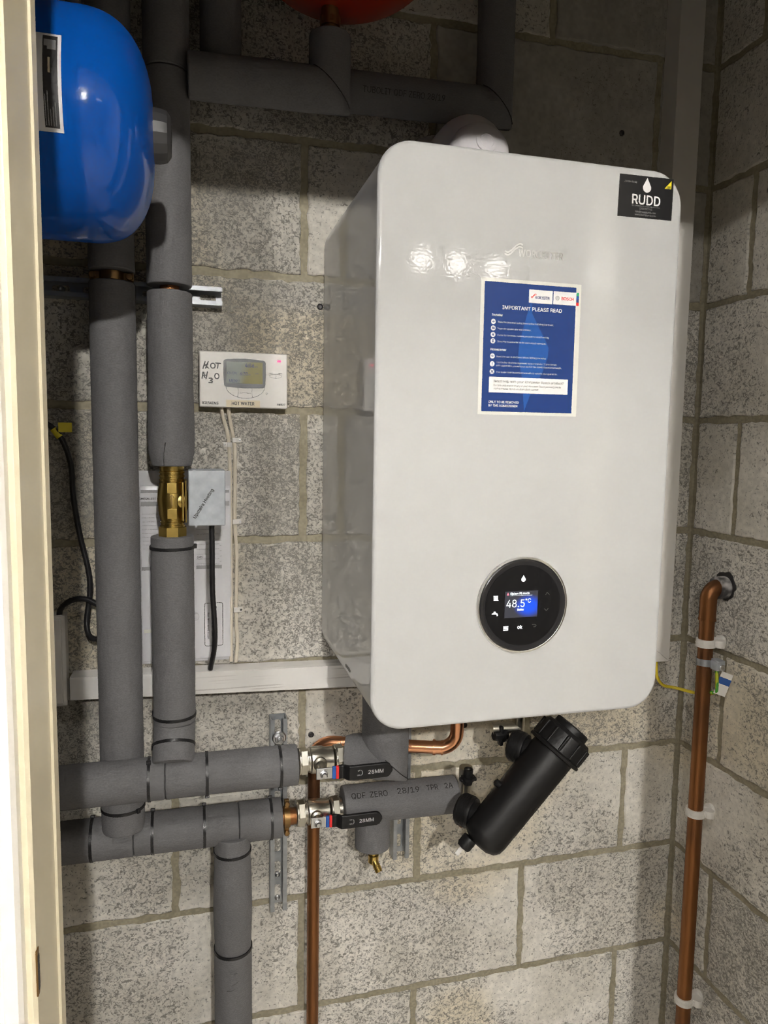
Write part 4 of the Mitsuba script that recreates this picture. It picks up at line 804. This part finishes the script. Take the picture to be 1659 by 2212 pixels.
# ------------------------------------------------------------------ flue elbow on top of the boiler
fl = thing("flue_elbow", "pale flue elbow and wall collar showing just above the boiler top", "flue")
fx, fy, fz = 0.237, -0.178, 1.900
pth = np.vstack([[(fx, fy, 1.838)], [(fx, fy + 0.055 - 0.055 * math.cos(s), fz - 0.012 + 0.055 * math.sin(s) * 0.9) for s in np.linspace(0, PI / 2, 10)], [(fx, -0.05, fz + 0.0375)], [(fx, 0.03, fz + 0.0375)]])
part(fl, "elbow", sweep(pth, 0.0500, 48), "flue_grey", smooth=50)
part(fl, "front_dome", lathe([(0.046, -0.025), (0.046, 0.0), (0.040, 0.014), (0.030, 0.021), (0.016, 0.024), (0.016, 0.0265), (0.011, 0.028), (0.010, 0.0262), (0.005, 0.0262), (0.001, 0.027)], (fx - 0.004, fy - 0.028, fz + 0.008), (0, -1, 0.25), 48), "flue_grey", "domed cap with a test point", smooth=35)
part(fl, "wall_collar", lathe([(0.050, 0.0), (0.072, 0.0005), (0.072, 0.004), (0.066, 0.012), (0.052, 0.016)], (fx, 0.0, fz + 0.0375), (0, -1, 0), 64), "flue_grey", "round wall collar", smooth=40)

# ------------------------------------------------------------------ black magnetic filter under the boiler
fi = thing("magnetic_filter", "matt black canister filter hanging at a slant under the boiler", "filter")
fa = np.array([0.665, 0.0, 0.747]); fa /= np.linalg.norm(fa)
fb = np.array([0.2690, -0.200, 0.8095])                     # centre of the rounded lower end
part(fi, "canister", lathe([(0.001, -0.005), (0.020, -0.004), (0.030, 0.001), (0.0355, 0.009), (0.0370, 0.020), (0.0378, 0.10), (0.0385, 0.202)], fb, fa, 56), "black_plastic", smooth=50)
part(fi, "cap", cat(lathe([(0.0385, 0.193), (0.0475, 0.194), (0.0485, 0.198), (0.0470, 0.200)], fb, fa, 56), lathe([(0.0445, 0.199), (0.0462, 0.201), (0.0440, 0.231), (0.0400, 0.237), (0.0310, 0.238), (0.0310, 0.247), (0.0285, 0.249), (0.001, 0.249)], fb, fa, 48), *[place(rbox(0.006, 0.005, 0.030, 0.0015), fb + fa * 0.216 + frame(fa)[:, 0] * 0.0445 * math.cos(q) + frame(fa)[:, 1] * 0.0445 * math.sin(q), R=frame(fa)) for q in np.arange(12) * PI / 6]), "black_plastic", "ribbed screw cap", smooth=25)
part(fi, "drain_plug", lathe([(0.0105, 0.0), (0.0125, 0.004), (0.0125, 0.014), (0.012, 0.020)], fb - fa * 0.020 + np.array([-0.017, 0, 0.010]), fa, 24), "black_plastic")
part(fi, "bleed_nipple", lathe([(0.001, 0.0), (0.0040, 0.0), (0.0040, 0.016)], fb - fa * 0.034 + np.array([-0.0185, 0, 0.010]), fa, sides=6), "white_plastic", "white bleed nipple")
pd = np.array([-0.62, 0.72, 0.10]); pd /= np.linalg.norm(pd)
for nm, base, knob in (("upper", fb + fa * 0.180, (0.336, -0.118, 0.9600)), ("lower", fb + fa * 0.040, (0.2775, -0.112, 0.885))):
    part(fi, "union_nut", cat(lathe([(0.020, 0.0), (0.020, 0.040), (0.0255, 0.041), (0.0270, 0.046), (0.0270, 0.064), (0.0240, 0.068), (0.012, 0.069)], base, pd, 40), *[ring(base + pd * (0.048 + 0.0035 * i), pd, 0.0268, 0.0016, 0.0008, 32) for i in range(5)]), "black_plastic")
part(fi, "isolation_knob", cat(lathe([(0.0085, 0), (0.0095, 0.008), (0.0125, 0.009), (0.0125, 0.014), (0.0085, 0.015), (0.0080, 0.028), (0.0062, 0.028), (0.0062, 0.020), (0.001, 0.020)], (0.2775, -0.118, 0.872), (0, -0.10, 1), sides=12), bx(0.263, 0.293, -0.124, -0.112, 0.877, 0.883, 0.002)), "black_plastic", "black isolating knob above the lower port")
part(fi, "isolation_knob", cat(lathe([(0.013, 0), (0.0135, 0.006), (0.0095, 0.008), (0.0095, 0.018), (0.0075, 0.024), (0.001, 0.024)], (0.345, -0.120, 0.957), (-1, -0.25, 0.05), sides=10), bx(0.332, 0.339, -0.130, -0.117, 0.940, 0.975, 0.002)), "black_plastic", "black isolating knob at the upper port")
part(fi, "valve_body", cat(lathe([(0.012, 0), (0.012, 0.05)], (0.372, -0.118, 0.966), (-1, 0.1, 0), 24), lathe([(0.011, 0), (0.011, 0.14)], (0.372, -0.118, 0.960), (0, 0, 1), 24)), "nickel", "nickel valve body")
part(fi, "valve_body", lathe([(0.012, 0), (0.012, 0.06)], (0.2775, -0.105, 0.838), (0, -0.05, 1), 24), "nickel", "nickel valve body")
part(fi, "fixing_nib", lathe([(0.006, 0), (0.006, 0.020), (0.004, 0.022), (0.001, 0.022)], fb + fa * 0.100 - np.array([0.022, -0.004, -0.012]), (-0.8, 0.1, 0.6), 16), "black_plastic")

# ------------------------------------------------------------------ copper pipes
cp = thing("copper_pipe", "old copper pipe rising from the floor behind the lever valves and bending to the boiler", "copper pipe")
R22 = 0.011
cpath = [(0.0160, -0.034, 0.0), (0.0160, -0.034, 0.905)]
part(cp, "riser", sweep(cpath, R22, 24), "copper_old", "tarnished riser", smooth=40)
b1 = bend((0.0160, -0.034, 0.80), (0.0160, -0.034, 0.939), (0.19, -0.092, 0.9365), 0.034)
b2 = bend((0.05, -0.060, 0.9425), (0.2585, -0.1085, 0.9350), (0.2585, -0.1085, 1.05), 0.030)
part(cp, "elbow", cat(sweep([(0.0160, -0.034, 0.895)] + b1 + [b1[-1] + (np.array((0.19, -0.092, 0.9365)) - b1[-1]) * 0.10], R22 + 0.0008, 24), ring((0.0160, -0.034, 0.897), (0, 0, 1), R22, 0.004, 0.0022)), "copper_new", "bright copper elbow", smooth=40)
part(cp, "cross_pipe", sweep([b1[-1], b2[0]], R22, 24), "copper_new", "bright horizontal length", smooth=40)
bd = np.asarray(b2[0]) - np.asarray(b1[-1]); bd = bd / np.linalg.norm(bd)
part(cp, "elbow", cat(sweep([b2[0] - bd * 0.010] + b2 + [(0.2585, -0.1085, 1.10)], R22 + 0.0008, 24), ring(b2[0] - bd * 0.010, bd, R22, 0.0045, 0.0024), ring(b2[0] + bd * 0.004, bd, R22, 0.003, 0.0018)), "copper_new", "bright copper elbow", smooth=40)

cr = thing("copper_pipe", "brown copper riser in white clips on the right-hand wall", "copper pipe")
RX, RY, R28 = 0.765, -0.109, 0.0140
part(cr, "riser", sweep(dense([(RX, RY - 0.001, 0.0), (RX, RY, 1.150)], 0.05), R28, 32), "copper_old", smooth=40)
be = bend((RX, RY, 1.12), (RX, RY, 1.2050), (0.83, RY, 1.2050), 0.024, 10)
part(cr, "elbow", cat(sweep([(RX, RY, 1.142), (RX, RY, 1.1425)] + be + [(0.84, RY, 1.2050)], [R28, R28 + 0.0016] + [R28 + 0.0016] * len(be) + [R28 + 0.0016], 32), ring((RX, RY, 1.1430), (0, 0, 1), R28, 0.003, 0.0024)), "copper_old", "soldered elbow into the wall", smooth=40)
single("pipe_sleeve", cat(lathe([(0.0195, 0.0), (0.0215, 0.0), (0.0215, 0.06)], (0.781, RY, 1.2040), (1, 0, 0), 40), lathe([(0.0195, 0.0005), (0.016, 0.004), (0.0158, 0.02)], (0.781, RY, 1.2040), (1, 0, 0), 40)), "pipe_sleeve_grey", "grey sleeve, darker towards the bottom, where the copper riser enters the right wall", "pipe sleeve", smooth=35)
hk = np.linspace(0, 2 * PI, 40, endpoint=False); hr = 0.029 + 0.010 * (meshkit.fbm(np.stack([np.cos(hk) * 3, np.sin(hk) * 3, hk * 0], -1), 3, 4) - 0.5)
part("pipe_sleeve", "ragged_hole", loft([np.stack([np.full(40, CX + 0.004), RY + hr * np.cos(hk), 1.2075 + hr * np.sin(hk)], 1), np.stack([np.full(40, CX - 0.0022), RY + (hr - 0.002) * np.cos(hk), 1.2075 + (hr - 0.002) * np.sin(hk)], 1)]), "ink_black", "dark ragged hole in the block")
for zc_, lab in ((1.097, "white plastic pipe clip on the right copper riser, the uppermost, under the elbow"), (0.755, "white plastic pipe clip on the right copper riser, the middle one of three"), (0.356, "white plastic pipe clip on the right copper riser, the lowest near the bottom edge")):
    t = thing("pipe_clip", lab, "pipe clip", "white clips on the right copper riser")
    part(t, "clip_ring", ring((RX, RY, zc_), (0, 0, 1), R28 - 0.0003, 0.0150, 0.0042), "white_plastic", smooth=40)
    part(t, "base", cat(lathe([(0.0125, 0.0), (0.0125, 0.006), (0.0085, 0.008), (0.0085, 0.022)], (CX - 0.0005, RY, zc_), (-1, 0, 0), 28), bx(RX + 0.012, CX - 0.004, RY - 0.010, RY + 0.010, zc_ - 0.0072, zc_ + 0.0072, 0.002)), "white_plastic", smooth=40)
    part(t, "hinge_lobe", cat(lathe([(0.0045, -0.0072), (0.0092, -0.0072), (0.0095, -0.005), (0.0095, 0.005), (0.0092, 0.0072), (0.0045, 0.0072)], (RX + 0.0215, RY - 0.0135, zc_), (0, 0, 1), 24), bx(RX + 0.008, RX + 0.020, RY - 0.0175, RY - 0.009, zc_ - 0.006, zc_ + 0.006, 0.002)), "white_plastic", smooth=40)
    part(t, "latch_line", ring((RX, RY, zc_), (0, 0, 1), R28 + 0.0036, 0.0012, 0.0009), "white_plastic")
ec = thing("earth_clamp", "grey metal earth clamp with a blue and white tag on the right copper riser", "earth clamp")
ez = 1.058
part(ec, "strap", ring((RX, RY, ez), (0.10, 0.1, 1), R28, 0.0130, 0.0012), "galvanised", "thin metal strap")
part(ec, "bracket", cat(bx(RX + 0.002, RX + 0.021, RY - 0.032, RY - 0.0135, ez - 0.0085, ez + 0.0085, 0.0015), bx(RX + 0.004, RX + 0.019, RY - 0.034, RY - 0.012, ez + 0.0075, ez + 0.0115, 0.001)), "actuator_metal")
part(ec, "screw", lathe([(0.0058, 0), (0.0058, 0.003), (0.0040, 0.0042), (0.001, 0.0036)], (RX + 0.012, RY - 0.0318, ez - 0.001), (0, -1, 0), 20), "steel")
tagm = place(bx(-0.0005, 0.0005, -0.0105, 0.0105, -0.024, 0.022), (RX + 0.021, RY - 0.030, ez - 0.034), R=trimesh.transformations.euler_matrix(0.28, 0.0, 0.95)[:3, :3])
part(ec, "tag", tagm, "white_plastic", "white tag")
stripe = place(bx(-0.0009, 0.0009, -0.0106, 0.0106, -0.002, 0.011), (RX + 0.021, RY - 0.030, ez - 0.034), R=trimesh.transformations.euler_matrix(0.28, 0.0, 0.95)[:3, :3])
part(ec, "stripe", stripe, "ink_midblue", "blue stripe")
part(ec, "wire_end", sweep(spline([(RX + 0.010, RY - 0.022, ez - 0.006), (RX + 0.010, RY - 0.024, ez - 0.022), (RX + 0.0115, RY - 0.024, ez - 0.040), (RX + 0.012, RY - 0.020, ez - 0.054), (RX + 0.004, RY - 0.002, ez - 0.058)], 6), 0.0031, 12), "green_yellow", "green and yellow wire end")
single("earth_wire", sweep(spline([(0.7150, -0.028, 1.060), (0.7155, -0.030, 1.030), (0.7180, -0.032, 1.006), (0.7320, -0.034, 0.989), (0.7560, -0.040, 0.984), (0.7760, -0.070, 0.983), (0.7860, -0.095, 0.986), (0.7830, -0.118, 1.000)], 8), 0.0031, 12), "yellow_cable", "yellow earth wire running from under the trunking to the copper riser", "wire", smooth=40)

# ------------------------------------------------------------------ screws and plugs left in the wall
for sx, sz, lab in ((0.0162, 0.9377, "small dark screw in the wall above the upper lever valve"), (0.5991, 2.0571, "small dark wall plug high on the wall above the boiler's right half"), (0.3154, 0.7257, "rusty wall plug beside the lower end of the black filter"), (0.3160, 0.9290, "small dark screw in the wall just under the boiler's lower edge"), (0.0275, 1.7035, "dark screw in the wall against the boiler's left side")):
    t = thing("wall_screw", lab, "screw")
    part(t, "head", lathe([(0.0052, 0.0), (0.0052, 0.0015), (0.0035, 0.0028), (0.0030, 0.0012), (0.001, 0.0010)], (sx, 0.0002, sz), (0, -1, 0), 20), "ink_black" if sz > 0.75 else "copper_old")

for k in list(scene):
    if k.endswith("print_lines") or k.endswith("print_band"): labels.setdefault(k, {}).update({"label": "grey printed lines of the form", "kind": "stuff"})
